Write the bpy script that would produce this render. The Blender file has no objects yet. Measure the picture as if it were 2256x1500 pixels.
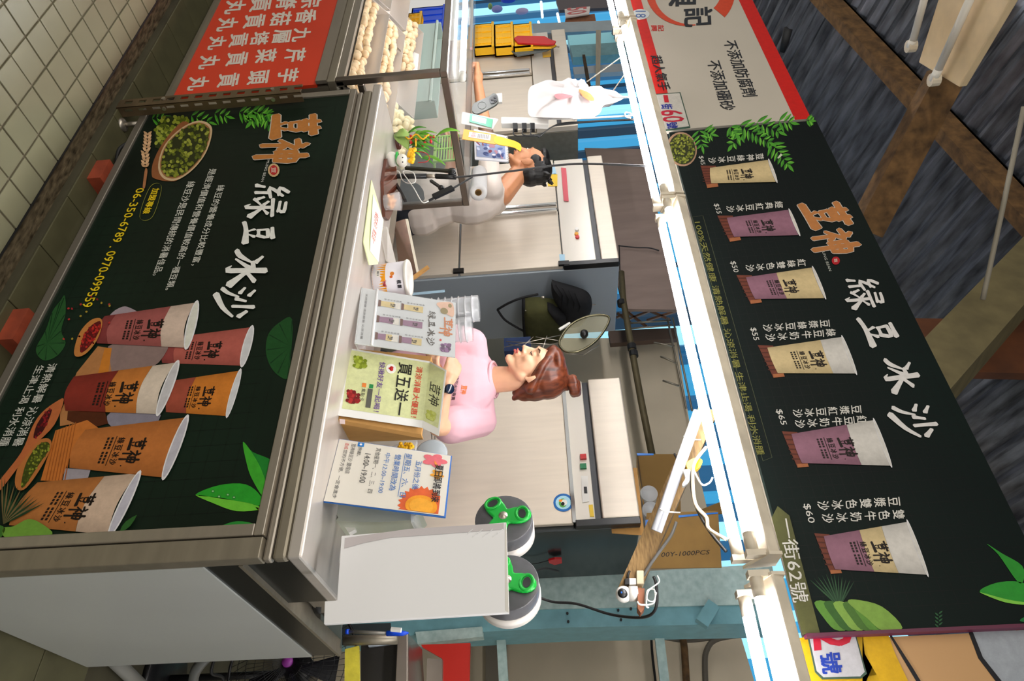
import bpy, math, random
from mathutils import Vector, Matrix
R = math.radians
random.seed(7)
SC = bpy.context.scene
COL = SC.collection
# ------------------------------------------------------------------ camera, world, light, exposure
YAW, PIT, ROL, FPX = R(38.157), R(-2.79), R(3.816), 1513.65
CAM = Vector((0, 0, 1.62))
FW = Vector((-math.sin(YAW)*math.cos(PIT), math.cos(YAW)*math.cos(PIT), math.sin(PIT)))
r0 = Vector((math.cos(YAW), math.sin(YAW), 0)); u0 = r0.cross(FW)
RT = math.cos(ROL)*r0 - math.sin(ROL)*u0
UP = math.sin(ROL)*r0 + math.cos(ROL)*u0
cd = bpy.data.cameras.new('camera'); cam = bpy.data.objects.new('camera', cd); COL.objects.link(cam)
cd.sensor_fit = 'HORIZONTAL'; cd.sensor_width = 36; cd.lens = 36*FPX/2256; cd.clip_start = .05
m = Matrix((UP, -RT, -FW)).transposed().to_4x4(); m.translation = CAM   # the camera is held on its side
cam.matrix_world = m
SC.camera = cam
w = bpy.data.worlds.new('world'); SC.world = w; w.use_nodes = True
w.node_tree.nodes['Background'].inputs[0].default_value = (1, .965, .90, 1)
w.node_tree.nodes['Background'].inputs[1].default_value = .62
SC.view_settings.view_transform = 'Standard'; SC.view_settings.look = 'None'
SC.view_settings.gamma = 1; SC.view_settings.use_curve_mapping = False
SC.view_settings.exposure = 0.06
TUBE_W = 40.0
def area(name, loc, to, sx, sy, power, col):
    l = bpy.data.lights.new(name, 'AREA'); l.shape = 'RECTANGLE'; l.size = sx; l.size_y = sy
    l.energy = power; l.color = col
    o = bpy.data.objects.new(name, l); COL.objects.link(o); o.location = loc
    o.rotation_euler = (Vector(to)-Vector(loc)).to_track_quat('-Z', 'Y').to_euler(); return o
area('blue_skylight', (-3, 6.2, 3.2), (-2.5, 3, 1), 5, 1.5, 22, (.35, .7, 1))
area('aisle_lamp_row', (-1.5, -1.2, 2.9), (-1.5, 1.5, .8), 5, .3, 52, (1, .93, .82))

def on(ax, val, x, y):
    "the point of the plane (axis ax = val) that the photograph shows at pixel x, y"
    d = FW + RT*(y-750)/FPX + UP*(x-1128)/FPX
    return CAM + d*((val-CAM[ax])/d[ax])
def py(Y, x, y): return on(1, Y, x, y)
def px(X, x, y): return on(0, X, x, y)
def pz(Z, x, y): return on(2, Z, x, y)

# ------------------------------------------------------------------ materials
def lin(h):
    if not isinstance(h, str): return tuple(h[:3])
    v = [int(h[i:i+2], 16)/255 for i in (1, 3, 5)]
    return tuple(c/12.92 if c <= .04045 else ((c+.055)/1.055)**2.4 for c in v)
MATS = {}
def mat(name, col='#888888', rough=.5, metal=0., var=0., scale=8., stretch=None, bump=0., emit=None, es=0., alpha=None, trans=0., col2=None, spec=.5):
    if name in MATS: return MATS[name]
    m = bpy.data.materials.new(name); m.use_nodes = True; nt = m.node_tree; b = nt.nodes['Principled BSDF']
    c = lin(col); b.inputs['Base Color'].default_value = (*c, 1)
    b.inputs['Roughness'].default_value = rough; b.inputs['Metallic'].default_value = metal
    b.inputs['Specular IOR Level'].default_value = spec
    if trans: b.inputs['Transmission Weight'].default_value = trans
    if alpha is not None: b.inputs['Alpha'].default_value = alpha
    if emit: b.inputs['Emission Color'].default_value = (*lin(emit), 1); b.inputs['Emission Strength'].default_value = es
    if var or bump or col2:
        tc = nt.nodes.new('ShaderNodeTexCoord'); mp = nt.nodes.new('ShaderNodeMapping'); nz = nt.nodes.new('ShaderNodeTexNoise')
        nt.links.new(tc.outputs['Object'], mp.inputs[0]); nt.links.new(mp.outputs[0], nz.inputs['Vector'])
        mp.inputs['Scale'].default_value = stretch or (1, 1, 1); nz.inputs['Scale'].default_value = scale
        nz.inputs['Detail'].default_value = 5
        cr = nt.nodes.new('ShaderNodeValToRGB'); nt.links.new(nz.outputs['Fac'], cr.inputs[0])
        cr.color_ramp.elements[0].position = .3; cr.color_ramp.elements[1].position = .7
        c2 = lin(col2) if col2 else tuple(min(1, k*(1+var)) for k in c)
        cr.color_ramp.elements[0].color = (*(k*(1-var) for k in c), 1); cr.color_ramp.elements[1].color = (*c2, 1)
        nt.links.new(cr.outputs[0], b.inputs['Base Color'])
        if bump:
            bp = nt.nodes.new('ShaderNodeBump'); bp.inputs['Strength'].default_value = bump; bp.inputs['Distance'].default_value = .01
            nt.links.new(nz.outputs['Fac'], bp.inputs['Height']); nt.links.new(bp.outputs[0], b.inputs['Normal'])
    MATS[name] = m; return m
def printmat():
    if 'print' in MATS: return MATS['print']
    m = bpy.data.materials.new('print'); m.use_nodes = True; nt = m.node_tree; b = nt.nodes['Principled BSDF']
    a = nt.nodes.new('ShaderNodeAttribute'); a.attribute_name = 'Col'
    nz = nt.nodes.new('ShaderNodeTexNoise'); tc = nt.nodes.new('ShaderNodeTexCoord'); nt.links.new(tc.outputs['Object'], nz.inputs['Vector'])
    nz.inputs['Scale'].default_value = 45; nz.inputs['Detail'].default_value = 6; nz.inputs['Roughness'].default_value = .7
    mr = nt.nodes.new('ShaderNodeMapRange'); nt.links.new(nz.outputs['Fac'], mr.inputs['Value']); mr.inputs['From Min'].default_value = .25; mr.inputs['From Max'].default_value = .75
    mr.inputs['To Min'].default_value = .84; mr.inputs['To Max'].default_value = 1.12
    vm = nt.nodes.new('ShaderNodeVectorMath'); vm.operation = 'SCALE'; nt.links.new(a.outputs['Color'], vm.inputs[0]); nt.links.new(mr.outputs[0], vm.inputs['Scale'])
    nt.links.new(vm.outputs[0], b.inputs['Base Color']); b.inputs['Roughness'].default_value = .42
    b.inputs['Specular IOR Level'].default_value = .2
    MATS['print'] = m; return m
STEEL = mat('brushed_steel', '#b4aca0', .34, .8, .06, 4, (1, 10, 10), .012)
STEELD = mat('dull_steel', '#9a9282', .42, .7, .10, 5, (1, 6, 6), .015)
STEELF = mat('fridge_steel', '#ddd1c0', .4, .2, .04, 4, (12, 1, 1))
STEELB = mat('fridge_side_steel', '#a3adb6', .4, .15, .05, 1.6, (1, 1, .4))
DARKST = mat('dark_reflective_steel', '#4a4e50', .22, .85, .25, 1.5)
WHITEP = mat('white_enamel', '#e6e3dc', .35, 0, .06, 9)
WHITEOLD = mat('aged_white_enamel', '#d9ceba', .5, 0, .14, 14, None, .02)
BLACK = mat('black_plastic', '#141416', .35)
BLACKR = mat('black_rubber', '#1b1b1c', .6)
TUBE = mat('lit_tube', '#ffffff', .4, emit='#fdfcff', es=TUBE_W)
TUBEOFF = mat('unlit_tube', '#d8d4cc', .3)
GLASS = mat('clear_glass', '#dfe8e6', .03, 0, alpha=.13, spec=.8)
CLEARP = mat('clear_plastic', '#eef0f2', .12, 0, alpha=.32)
CARD = mat('cardboard', '#b5874a', .8, 0, .08, 20, (1, 6, 1), .03)
CARDD = mat('brown_carton', '#8a6a36', .85, 0, .08, 12, None, .03)
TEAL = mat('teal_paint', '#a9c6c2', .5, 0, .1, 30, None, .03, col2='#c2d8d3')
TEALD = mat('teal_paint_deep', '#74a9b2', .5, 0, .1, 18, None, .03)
RUST = mat('rusty_steel', '#5a4022', .8, .1, .4, 22, None, .15, col2='#7a5a34')
RUSTD = mat('dark_rusty_steel', '#3a2c1c', .8, .2, .4, 16, None, .15, col2='#544028')
GREEN = mat('green_plastic', '#0cae3a', .3)
BLUEP = mat('blue_plastic', '#1150e6', .35)
YELP = mat('yellow_plastic', '#ffc316', .35)
REDP = mat('red_plastic', '#c81e22', .35)
WOOD = mat('light_wood', '#b98a4c', .6, 0, .15, 20, (1, 1, .1))
PAPER = mat('white_paper', '#ecebe7', .6)
SKIN_W = mat('skin_fair', '#e3b08e', .45, 0, .04, 30)
SKIN_M = mat('skin_tan', '#c98a62', .45, 0, .05, 30)

# ------------------------------------------------------------------ mesh helpers
class MB:
    def __init__(s): s.v = []; s.f = []; s.c = []
    def add(s, vs, fs, col=None):
        n = len(s.v); s.v += [tuple(p) for p in vs]; s.f += [tuple(i+n for i in f) for f in fs]
        if col is not None: s.c += [col]*len(fs)
        return s
    def hexa(s, p):   # 8 points: bottom ring then top ring
        return s.add(p, [(3, 2, 1, 0), (4, 5, 6, 7), (0, 1, 5, 4), (1, 2, 6, 5), (2, 3, 7, 6), (3, 0, 4, 7)])
    def box(s, a, b):
        x0, y0, z0 = (min(a[i], b[i]) for i in range(3)); x1, y1, z1 = (max(a[i], b[i]) for i in range(3))
        return s.hexa([(x0, y0, z0), (x1, y0, z0), (x1, y1, z0), (x0, y1, z0), (x0, y0, z1), (x1, y0, z1), (x1, y1, z1), (x0, y1, z1)])
    def prism(s, pts, vec):
        n = len(pts); vec = Vector(vec); p = [Vector(q) for q in pts]
        return s.add(p+[q+vec for q in p], [tuple(range(n)), tuple(range(2*n-1, n-1, -1))]+[(i, i+n, (i+1) % n+n, (i+1) % n) for i in range(n)])
    def tube(s, path, r, seg=8, cap=True):
        P = [Vector(p) for p in path]; n = len(P); rr = r if isinstance(r, (list, tuple)) else [r]*n; vs = []; up = None
        for i, p in enumerate(P):
            t = (P[min(i+1, n-1)]-P[max(i-1, 0)]).normalized()
            if up is None:
                up = t.orthogonal().normalized()
            up = (up - t*up.dot(t)).normalized(); b = t.cross(up)
            vs += [p+(up*math.cos(2*math.pi*k/seg)+b*math.sin(2*math.pi*k/seg))*rr[i] for k in range(seg)]
        fs = [(i*seg+k, i*seg+(k+1) % seg, (i+1)*seg+(k+1) % seg, (i+1)*seg+k) for i in range(n-1) for k in range(seg)]
        if cap: fs += [tuple(range(seg-1, -1, -1)), tuple((n-1)*seg+k for k in range(seg))]
        return s.add(vs, fs)
    def lathe(s, c, prof, seg=24, axis=2, M=None):
        vs = []; c = Vector(c)
        for r, h in prof:
            for k in range(seg):
                a = 2*math.pi*k/seg; q = (r*math.cos(a), r*math.sin(a), h)
                q = q if axis == 2 else ((h, q[0], q[1]) if axis == 0 else (q[0], h, q[1]))
                q = Vector(q)
                if M: q = M @ q
                vs.append(c+q)
        n = len(prof)
        fs = [(i*seg+k, i*seg+(k+1) % seg, (i+1)*seg+(k+1) % seg, (i+1)*seg+k) for i in range(n-1) for k in range(seg)]
        if prof[0][0] > 1e-6: fs.append(tuple(range(seg-1, -1, -1)))
        if prof[-1][0] > 1e-6: fs.append(tuple((n-1)*seg+k for k in range(seg)))
        return s.add(vs, fs)
    def ball(s, c, r, M=None, seg=14, rings=9):
        c = Vector(c); r = (r, r, r) if not isinstance(r, (tuple, list)) else r; vs = []; fs = []
        for i in range(rings+1):
            t = math.pi*i/rings
            for k in range(seg):
                a = 2*math.pi*k/seg; q = Vector((r[0]*math.sin(t)*math.cos(a), r[1]*math.sin(t)*math.sin(a), r[2]*math.cos(t)))
                vs.append(c+(M @ q if M else q))
        for i in range(rings):
            for k in range(seg): fs.append((i*seg+k, (i+1)*seg+k, (i+1)*seg+(k+1) % seg, i*seg+(k+1) % seg))
        return s.add(vs, fs)
    def cap(s, a, ra, b, rb, seg=12):
        "a tapered limb with round ends"
        a = Vector(a); b = Vector(b); t = (b-a).normalized(); P = []; rr = []
        for k in range(5):
            q = math.pi/2*(1-k/4.); P.append(a-t*ra*math.sin(q)); rr.append(max(1e-4, ra*math.cos(q)))
        for k in range(5):
            q = math.pi/2*k/4.; P.append(b+t*rb*math.sin(q)); rr.append(max(1e-4, rb*math.cos(q)))
        return s.tube(P, rr, seg)
    def build(s, name, mt, parent=None, smooth=False, bevel=0):
        me = bpy.data.meshes.new(name); o = bpy.data.objects.new(name, me); COL.objects.link(o)
        off = Vector((0, 0, 0))
        if parent is not None: off = parent.matrix_world.translation if not parent.get('_off') else Vector(parent['_off'])
        me.from_pydata([tuple(Vector(p)-off) for p in s.v], [], s.f); me.update()
        if mt: me.materials.append(mt)
        if s.c:
            ca = me.color_attributes.new('Col', 'FLOAT_COLOR', 'CORNER'); i = 0; buf = []
            for fc, cc in zip(s.f, s.c):
                for k in range(len(fc)):
                    q = cc[k] if isinstance(cc[0], tuple) else cc
                    buf += [q[0], q[1], q[2], 1.]
            ca.data.foreach_set('color', buf)
        if smooth: me.polygons.foreach_set('use_smooth', [True]*len(me.polygons))
        if bevel:
            bm = o.modifiers.new('b', 'BEVEL'); bm.width = bevel; bm.segments = 2; bm.limit_method = 'ANGLE'
        if parent is not None:
            o.parent = parent; o['_off'] = tuple(off)
        return o
def tag(o, label=None, cat=None, group=None, kind=None):
    if label: o['label'] = label
    if cat: o['category'] = cat
    if group: o['group'] = group
    if kind: o['kind'] = kind
    return o
def thing(name, label, cat, loc=(0, 0, 0), group=None):
    o = bpy.data.objects.new(name, None); COL.objects.link(o); o.location = loc; o.empty_display_size = .05
    o['_off'] = tuple(loc); return tag(o, label, cat, group)
def copytree(o, parent=None):
    c = o.copy(); COL.objects.link(c)
    if parent: c.parent = parent
    for ch in list(o.children): copytree(ch, c)
    return c
def slabY(Y, pts, t=.02): return MB().prism([py(Y, *p) for p in pts], (0, t, 0))
def slabX(X, pts, t=-.02): return MB().prism([px(X, *p) for p in pts], (t, 0, 0))
def slabZ(Z, pts, t=-.02): return MB().prism([pz(Z, *p) for p in pts], (0, 0, t))
def planar(P):
    n = (P[1]-P[0]).cross(P[3]-P[0]); d = P[2]-CAM; return [P[0], P[1], CAM+d*((P[0]-CAM).dot(n)/d.dot(n)), P[3]]
def smooth(pts, n=6, closed=True):
    out = []; N = len(pts)
    rng = range(N) if closed else range(N-1)
    for i in rng:
        g = lambda k: pts[k % N] if closed else pts[max(0, min(N-1, k))]
        p0, p1, p2, p3 = g(i-1), g(i), g(i+1), g(i+2)
        for j in range(n):
            t = j/n
            out.append(tuple(.5*((2*b)+(-a+c)*t+(2*a-5*b+4*c-d)*t*t+(-a+3*b-3*c+d)*t**3) for a, b, c, d in zip(p0, p1, p2, p3)))
    if not closed: out.append(tuple(pts[-1]))
    return out
def curve(path, r, name, mt, parent=None, n=6, seg=6): return MB().tube(smooth(path, n, False), r, seg).build(name, mt, parent, True)

# ------------------------------------------------------------------ flat printing: lettering and pictures on real boards
_T = {}
def glyphs(s, bold=0.):
    k = (s, bold)
    if k in _T: return _T[k]
    c = bpy.data.curves.new('t', 'FONT'); c.body = s; c.resolution_u = 2; c.offset = bold; c.size = 1
    o = bpy.data.objects.new('t', c); COL.objects.link(o); bpy.context.view_layer.update()
    me = bpy.data.meshes.new_from_object(o.evaluated_get(bpy.context.evaluated_depsgraph_get()))
    v = [(p.co.x, p.co.y) for p in me.vertices]; f = [tuple(q.vertices) for q in me.polygons]
    bpy.data.objects.remove(o); bpy.data.curves.remove(c); bpy.data.meshes.remove(me)
    xs = [a for a, b in v]; ys = [b for a, b in v]
    x0, x1, y0, y1 = min(xs), max(xs), min(ys), max(ys)
    if len(s) == 1 and y1-y0 < .35: y0 -= (.8-(y1-y0))/2; y1 = y0+.8   # flat signs such as the number one
    if len(s) == 1 and x1-x0 < .3: x0 -= .2; x1 += .2
    _T[k] = ([((a-x0)/(x1-x0), (b-y0)/(y1-y0)) for a, b in v], f); return _T[k]
def quad(bl, br, tr, tl):
    bl, br, tr, tl = (Vector(p) for p in (bl, br, tr, tl))
    return lambda a, b: bl*(1-a)*(1-b)+br*a*(1-b)+tr*a*b+tl*(1-a)*b
def sub(q, a0, b0, a1, b1): return lambda a, b: q(a0+(a1-a0)*a, b0+(b1-b0)*b)
class Art(MB):
    def __init__(s, f, n, layer=1, step=.0005, auto=None): super().__init__(); s.auto = auto; s.map = f; s.n = Vector(n); s.L = layer; s.st = step
    def P(s, p, L=None): return s.map(p)+s.n*s.st*(s.L if L is None else L)
    def done(s, name=None):
        if s.auto and s.v:
            s.build(name or s.auto[0], printmat(), s.auto[1]); s.v = []; s.f = []; s.c = []
        return s
    def poly(s, pts, col, L=None):
        vs = [s.P(p, L) for p in pts]; s.add(vs, [tuple(range(len(pts)))], lin(col)); return s
    def grad(s, pts, cols, L=None):
        s.add([s.P(p, L) for p in pts], [tuple(range(len(pts)))], tuple(lin(c) for c in cols)); return s
    def ell(s, c, rx, ry, col, L=None, ang=0, n=14):
        ca, sa = math.cos(ang), math.sin(ang)
        return s.poly([(c[0]+rx*math.cos(t)*ca-ry*math.sin(t)*sa, c[1]+rx*math.cos(t)*sa+ry*math.sin(t)*ca) for t in [2*math.pi*k/n for k in range(n)]], col, L)
    def leaf(s, a, b, w, col, L=None, col2=None):
        a = Vector(a); b = Vector(b); d = b-a; n = Vector((-d.y, d.x)).normalized()*w
        l = [a, a+d*.25+n*.8, a+d*.5+n, a+d*.8+n*.55, b]; r = [b, a+d*.8-n*.55, a+d*.5-n, a+d*.25-n*.8, a]
        s.poly(l, col, L); s.poly(r, col2 or col, L); return s
    def text(s, t, q, col, L=None, bold=0.):
        v, f = glyphs(t); L0 = s.L if L is None else L; n = max(1, len(t))
        for i, (da, db) in enumerate(((0, 0), (1, 1), (-1, 1), (1, -1), (-1, -1)) if bold else ((0, 0),)):
            s.add([s.P(q(a+da*bold*.55/n, b+db*bold*.55), L0+.03*i) for a, b in v], f, lin(col))
        return s
    def line(s, t, A, B, h, col, L=None, bold=0., h2=None, lean=-.07):
        h2 = h2 or h; A = Vector(A); B = Vector(B)
        s.text(t, quad(A, B, B+Vector((h2, lean*h2)), A+Vector((h, lean*h))), col, L, bold)
        return s.done()
    def column(s, t, top, bot, sz, col, L=None, bold=0.):
        top = Vector(top); bot = Vector(bot); n = len(t)
        for i, ch in enumerate(t):
            c = top+(bot-top)*(i/(n-1)); h = (top-bot).length/(n-1)*.40; w = sz/2
            s.text(ch, quad((c.x-h, c.y-w), (c.x-h+w*.25, c.y+w), (c.x+h+w*.25, c.y+w-h*.1), (c.x+h, c.y-w-h*.1)), col, L, bold)
        return s.done()
    def brush(s, key, q, col, L=None, k=1., grow=0.):
        L0 = s.L if L is None else L
        for si, st in enumerate(BR[key]):
            L = L0+.05*si
            st = [(p[0], p[1], p[2] if len(p) > 2 else 6) for p in st]
            if len(st) == 2: st = [st[0], tuple((u+v_)/2-(.6 if i == 2 else 0) for i, (u, v_) in enumerate(zip(*st))), st[1]]
            st = smooth(st, 3, False); P = [Vector((x/100, y/100)) for x, y, w_ in st]; ws = [w_*k*1.25/100+grow for x, y, w_ in st]
            lft = []; rgt = []; n = len(P)
            for i in range(n):
                d = (P[min(i+1, n-1)]-P[max(i-1, 0)]).normalized(); nn = Vector((-d.y, d.x)); wv = ws[i]
                if i == 0:
                    lft += [P[i]-d*wv*.75+nn*wv*.45]; rgt += [P[i]-d*wv*.35-nn*wv*.75]
                lft.append(P[i]+nn*wv); rgt.append(P[i]-nn*wv)
                if i == n-1: lft += [P[i]+d*wv*.35+nn*wv*.75]; rgt += [P[i]+d*wv*.75-nn*wv*.45]
            for i in range(len(lft)-1): s.poly([q(*lft[i]), q(*lft[i+1]), q(*rgt[i+1]), q(*rgt[i])], col, L+.002*(i % 7))
        return s
BR = {
 '豆': [[(28, 90, 4), (74, 95, 6)], [(36, 78, 4), (40, 52, 4)], [(35, 78, 4), (70, 81, 5), (63, 54, 5)], [(40, 55, 4), (64, 57, 4)], [(36, 44, 4), (44, 28, 3)], [(68, 46, 5), (56, 27, 2)], [(4, 14, 5), (40, 22, 5), (96, 24, 8)]],
 '冰': [[(24, 88, 3), (38, 74, 5)], [(8, 24, 5), (22, 34, 5), (38, 62, 2)], [(60, 100, 6), (60, 50, 5), (60, 6, 5), (48, 16, 1)], [(38, 66, 4), (56, 66, 5), (30, 24, 2)], [(88, 76, 5), (64, 54, 4)], [(62, 56, 4), (98, 16, 8)]],
 '沙': [[(12, 96, 3), (28, 84, 5)], [(4, 70, 3), (20, 60, 5)], [(6, 14, 5), (20, 30, 4), (32, 58, 2)], [(64, 100, 5), (62, 46, 4)], [(46, 78, 3), (38, 52, 5)], [(78, 84, 4), (94, 66, 6)], [(94, 50, 3), (66, 22, 5), (24, 0, 7)]],
 '綠': [[(24, 100, 4), (10, 78, 4), (34, 78, 3)], [(36, 88, 3), (10, 54, 4), (42, 60, 3)], [(26, 54, 4), (26, 22, 4)], [(8, 42, 3), (4, 22, 5)], [(40, 44, 3), (46, 30, 4)], [(56, 98, 3), (88, 96, 4), (80, 82, 3)], [(54, 84, 3), (86, 83, 4)], [(46, 66, 4), (100, 70, 4)], [(72, 68, 4), (72, 4, 4), (62, 14, 1)], [(54, 56, 3), (64, 46, 4)], [(46, 22, 4), (68, 42, 2)], [(92, 58, 4), (76, 44, 2)], [(76, 42, 3), (100, 16, 7)]],
 '荳': [[(6, 88, 5), (94, 92, 6)], [(36, 102, 5), (34, 80, 5)], [(66, 102, 5), (64, 80, 5)], [(26, 72, 4), (76, 75, 5)], [(34, 62, 4), (38, 42, 4)], [(34, 62, 4), (72, 64, 5), (65, 42, 4)], [(38, 42, 4), (66, 44, 4)], [(36, 32, 4), (42, 20, 3)], [(66, 34, 4), (58, 20, 3)], [(2, 8, 6), (98, 14, 8)]],
 '神': [[(24, 100, 4), (34, 88, 6)], [(6, 76, 4), (42, 80, 5), (8, 38, 3)], [(28, 60, 5), (28, 2, 5)], [(36, 52, 4), (44, 42, 5)], [(54, 78, 5), (56, 36, 5)], [(54, 78, 4), (92, 80, 5), (88, 38, 5)], [(56, 58, 4), (88, 59, 4)], [(56, 39, 4), (90, 40, 4)], [(72, 104, 6), (72, 40, 5), (73, -6, 6)]],
}
def inside(p, poly):
    c = False; n = len(poly)
    for i in range(n):
        a, b = poly[i], poly[i-1]
        if (a[1] > p[1]) != (b[1] > p[1]) and p[0] < (b[0]-a[0])*(p[1]-a[1])/(b[1]-a[1])+a[0]: c = not c
    return c
def beans(A, poly, n, r, cols, L):
    xs = [p[0] for p in poly]; ys = [p[1] for p in poly]; rnd = random.Random(len(poly)*n)
    k = 0
    while k < n:
        p = (rnd.uniform(min(xs), max(xs)), rnd.uniform(min(ys), max(ys)))
        if inside(p, poly):
            a = rnd.uniform(0, 3); A.ell(p, r*1.25, r, cols[k % len(cols)], L+.002*(k % 97), a, 8); k += 1
def mixc(a, b, t):
    a = lin(a); b = lin(b); return tuple(x+(y-x)*t for x, y in zip(a, b))
def cup_art(A, c, layers, L=10, lid='#cfd0d4', full=True, k=1., rk=1.):
    "a printed drink: quad corners bl, br, tr, tl in photograph pixels; layers = [(top fraction, colour)]"
    q = quad(*c); N = 10; b0 = 0
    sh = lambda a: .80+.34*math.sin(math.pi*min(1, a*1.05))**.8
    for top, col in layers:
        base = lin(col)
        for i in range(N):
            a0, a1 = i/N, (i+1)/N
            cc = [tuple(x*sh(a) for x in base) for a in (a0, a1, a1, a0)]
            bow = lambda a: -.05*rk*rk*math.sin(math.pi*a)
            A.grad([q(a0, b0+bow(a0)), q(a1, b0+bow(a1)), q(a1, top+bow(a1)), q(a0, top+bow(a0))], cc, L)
        b0 = top-.002
    n = 20   # rim and lid
    P = [q(.5-.55*math.cos(2*math.pi*i/n), 1+.055*rk*math.sin(2*math.pi*i/n)-.03*rk) for i in range(n)]
    A.poly(P, '#e4e3e6', L+1)
    P = [q(.5-.50*math.cos(2*math.pi*i/n), 1+.04*rk*math.sin(2*math.pi*i/n)-.03*rk) for i in range(n)]
    A.poly(P, lid, L+2)
    D = '#1c1410'
    # the two big characters stand side by side along the cup front
    A.brush('荳', sub(q, .30, .49, .54, .66), D, L+2); A.brush('神', sub(q, .54, .47, .80, .65), D, L+2)
    A.ell(q(.86, .5), 1.6*k, 1.6*k, D, L+2, 0, 8)
    for i, ch in enumerate('綠豆冰沙'): A.text(ch, sub(q, .28+.15*i, .37, .40+.15*i, .44), D, L+2, .03)
    A.poly([q(.24, .345), q(.88, .345), q(.88, .352), q(.24, .352)], D, L+2)
    for b in (.30, .26):
        for a in (.26, .58):
            for i in range(4): A.poly([q(a+.07*i, b), q(a+.05+.07*i, b), q(a+.05+.07*i, b+.022), q(a+.07*i, b+.022)], D, L+2)
    A.done('printed_cup')
def px_art(Y, layer=1, auto=None): return Art(lambda p: py(Y, p[0], p[1]), (0, -1, 0), layer, auto=auto)
# ------------------------------------------------------------------ the setting
floor = tag(MB().box((-9, -3, -.06), (5, 1.345, -.004)).build('floor', mat('grout', '#6b634e', .8)), kind='structure')
T = mat('floor_tile_glaze', '#7f7c63', .28, 0, .10, 1.5, None, 0, col2='#8f8d73')
t0 = MB().box((0, 0, 0), (.1055, .1015, .006)); tile = t0.build('tile', T, floor, bevel=.0012); tile.location = (-2.19+.0035, 1.13+.0035, -.004)
for i in range(-13, 13):
    for j in range(-6, 2):
        if (i, j) == (0, 0): continue
        c = tile.copy(); COL.objects.link(c); c.parent = floor
        c.location = (-2.19+.113*i+.0035, 1.13+.108*j+.0035, -.004-.0012*random.random()); c.rotation_euler = (R(random.uniform(-.3, .3)), R(random.uniform(-.3, .3)), 0)
MB().box((-9, 1.345, -.2), (5, 1.352, -.001)).build('gutter_edge_shadow', BLACKR, floor)  # thin shadow along the tile edge, laid in as a black strip
MB().box((-9, 1.352, -.2), (5, 1.44, -.035)).build('gutter', mat('wet_stone', '#4a3f2d', .3, 0, .55, 24, (1, 3, 1), .5, col2='#7d6f57'), floor)
MB().box((-9, 1.44, -.2), (5, 9, -.006)).build('stall_floor', mat('stall_floor', '#4e4a38', .7, 0, .25, 6, None, .1), floor)
T2 = mat('dull_green_tile', '#5f5c42', .5, 0, .28, 5, None, .05)
big = MB().box((0, 0, 0), (.236, .236, .006)).build('floor_tile', T2, floor, bevel=.002); big.location = (-3.1, 1.445, -.006)
for i in range(-7, 13):
    for j in range(0, 4):
        if (i, j) == (0, 0): continue
        c = big.copy(); COL.objects.link(c); c.parent = floor; c.location = (-3.1+.24*i, 1.445+.24*j, -.006-.002*random.random())

# the corrugated roof rises towards the aisle and to the right
ROOFM = mat('corrugated_roof_sheet', '#5c6068', .30, .7, .45, 5, (6, 1, 1), .05, col2='#858b98')
def roofz(x, y): return 4.80+.13*x-.26*y
v = []; f = []; n = 0
XS = [-8+.019*i for i in range(640)]
for i, x in enumerate(XS):
    ph = (x*8.5) % 1; h = .028*(1 if ph < .3 else (0 if .45 < ph < .85 else .5))
    for y in (-2.5, 4.3): v.append((x, y, roofz(x, y)+h))
f = [(2*i, 2*i+1, 2*i+3, 2*i+2) for i in range(len(XS)-1)]
ceiling = tag(MB().add(v, f).build('ceiling', ROOFM), kind='structure')
def purlin(y, w=.07, h=.12, mt=RUST):
    b = MB(); x0, x1 = -8, 4
    z0, z1 = roofz(x0, y)-.01, roofz(x1, y)-.01
    for (ya, yb, ha, hb) in ((y, y+.012, -h, 0), (y, y+w, -h-.012, -h), (y, y+w, -.012, 0), (y+w-.01, y+w, -h, -h+.03)):
        b.hexa([(x0, ya, z0+ha), (x1, ya, z1+ha), (x1, yb, z1+ha), (x0, yb, z0+ha), (x0, ya, z0+hb), (x1, ya, z1+hb), (x1, yb, z1+hb), (x0, yb, z0+hb)])
    return b.build('beam', mt, ceiling)
for y in (1.15, 2.25, 3.4): purlin(y)
def bar(p, q, w, h, mt, name='beam', parent=None, up=(0, 0, 1)):
    p = Vector(p); q = Vector(q); t = (q-p).normalized(); s = t.cross(Vector(up)).normalized()*w/2; u = s.cross(t).normalized()*h/2
    return MB().hexa([p-s-u, p+s-u, q+s-u, q-s-u, p-s+u, p+s+u, q+s+u, q-s+u]).build(name, mt, parent)
# rusty tie beam hanging the roof lamp, pale rafter, brown lintel
bar(pz(3.3, 2085, 165), pz(3.0, 1905, 510), .09, .12, RUST, 'beam', ceiling)
bar(py(2.35, 2300, 560), py(2.15, 1985, 905), .16, .18, mat('old_painted_beam', '#6a6040', .7, 0, .2, 12), 'beam', ceiling)
bar(py(2.6, 2030, 765), py(2.6, 2330, 770)+(py(2.6, 2330, 770)-py(2.6, 2030, 765)), .05, .30, mat('brown_lintel', '#5b3216', .7, 0, .3, 9), 'beam', ceiling)
bar(py(3.2, 1640, 900), py(3.0, 2000, 1600), .06, .12, RUSTD, 'beam', ceiling)
tag(curve([pz(3.35, 2256, 235), pz(3.3, 2215, 430), pz(3.2, 2165, 660)], .009, 'hanging_wire', mat('grey_cord', '#8b8577', .7)),
    'thin grey wire hanging down from the corrugated roof', 'wire')

# walls behind the stall
WALLB = mat('beige_tarpaulin', '#d6c7ac', .7, 0, .08, 2.5, None, .06)
tag(slabY(4.3, [(-400, 745), (1490, 745), (1530, 1000), (1590, 1260), (1900, 2300), (-900, 2400)], .03).build('wall_back', WALLB), kind='structure')
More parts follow.
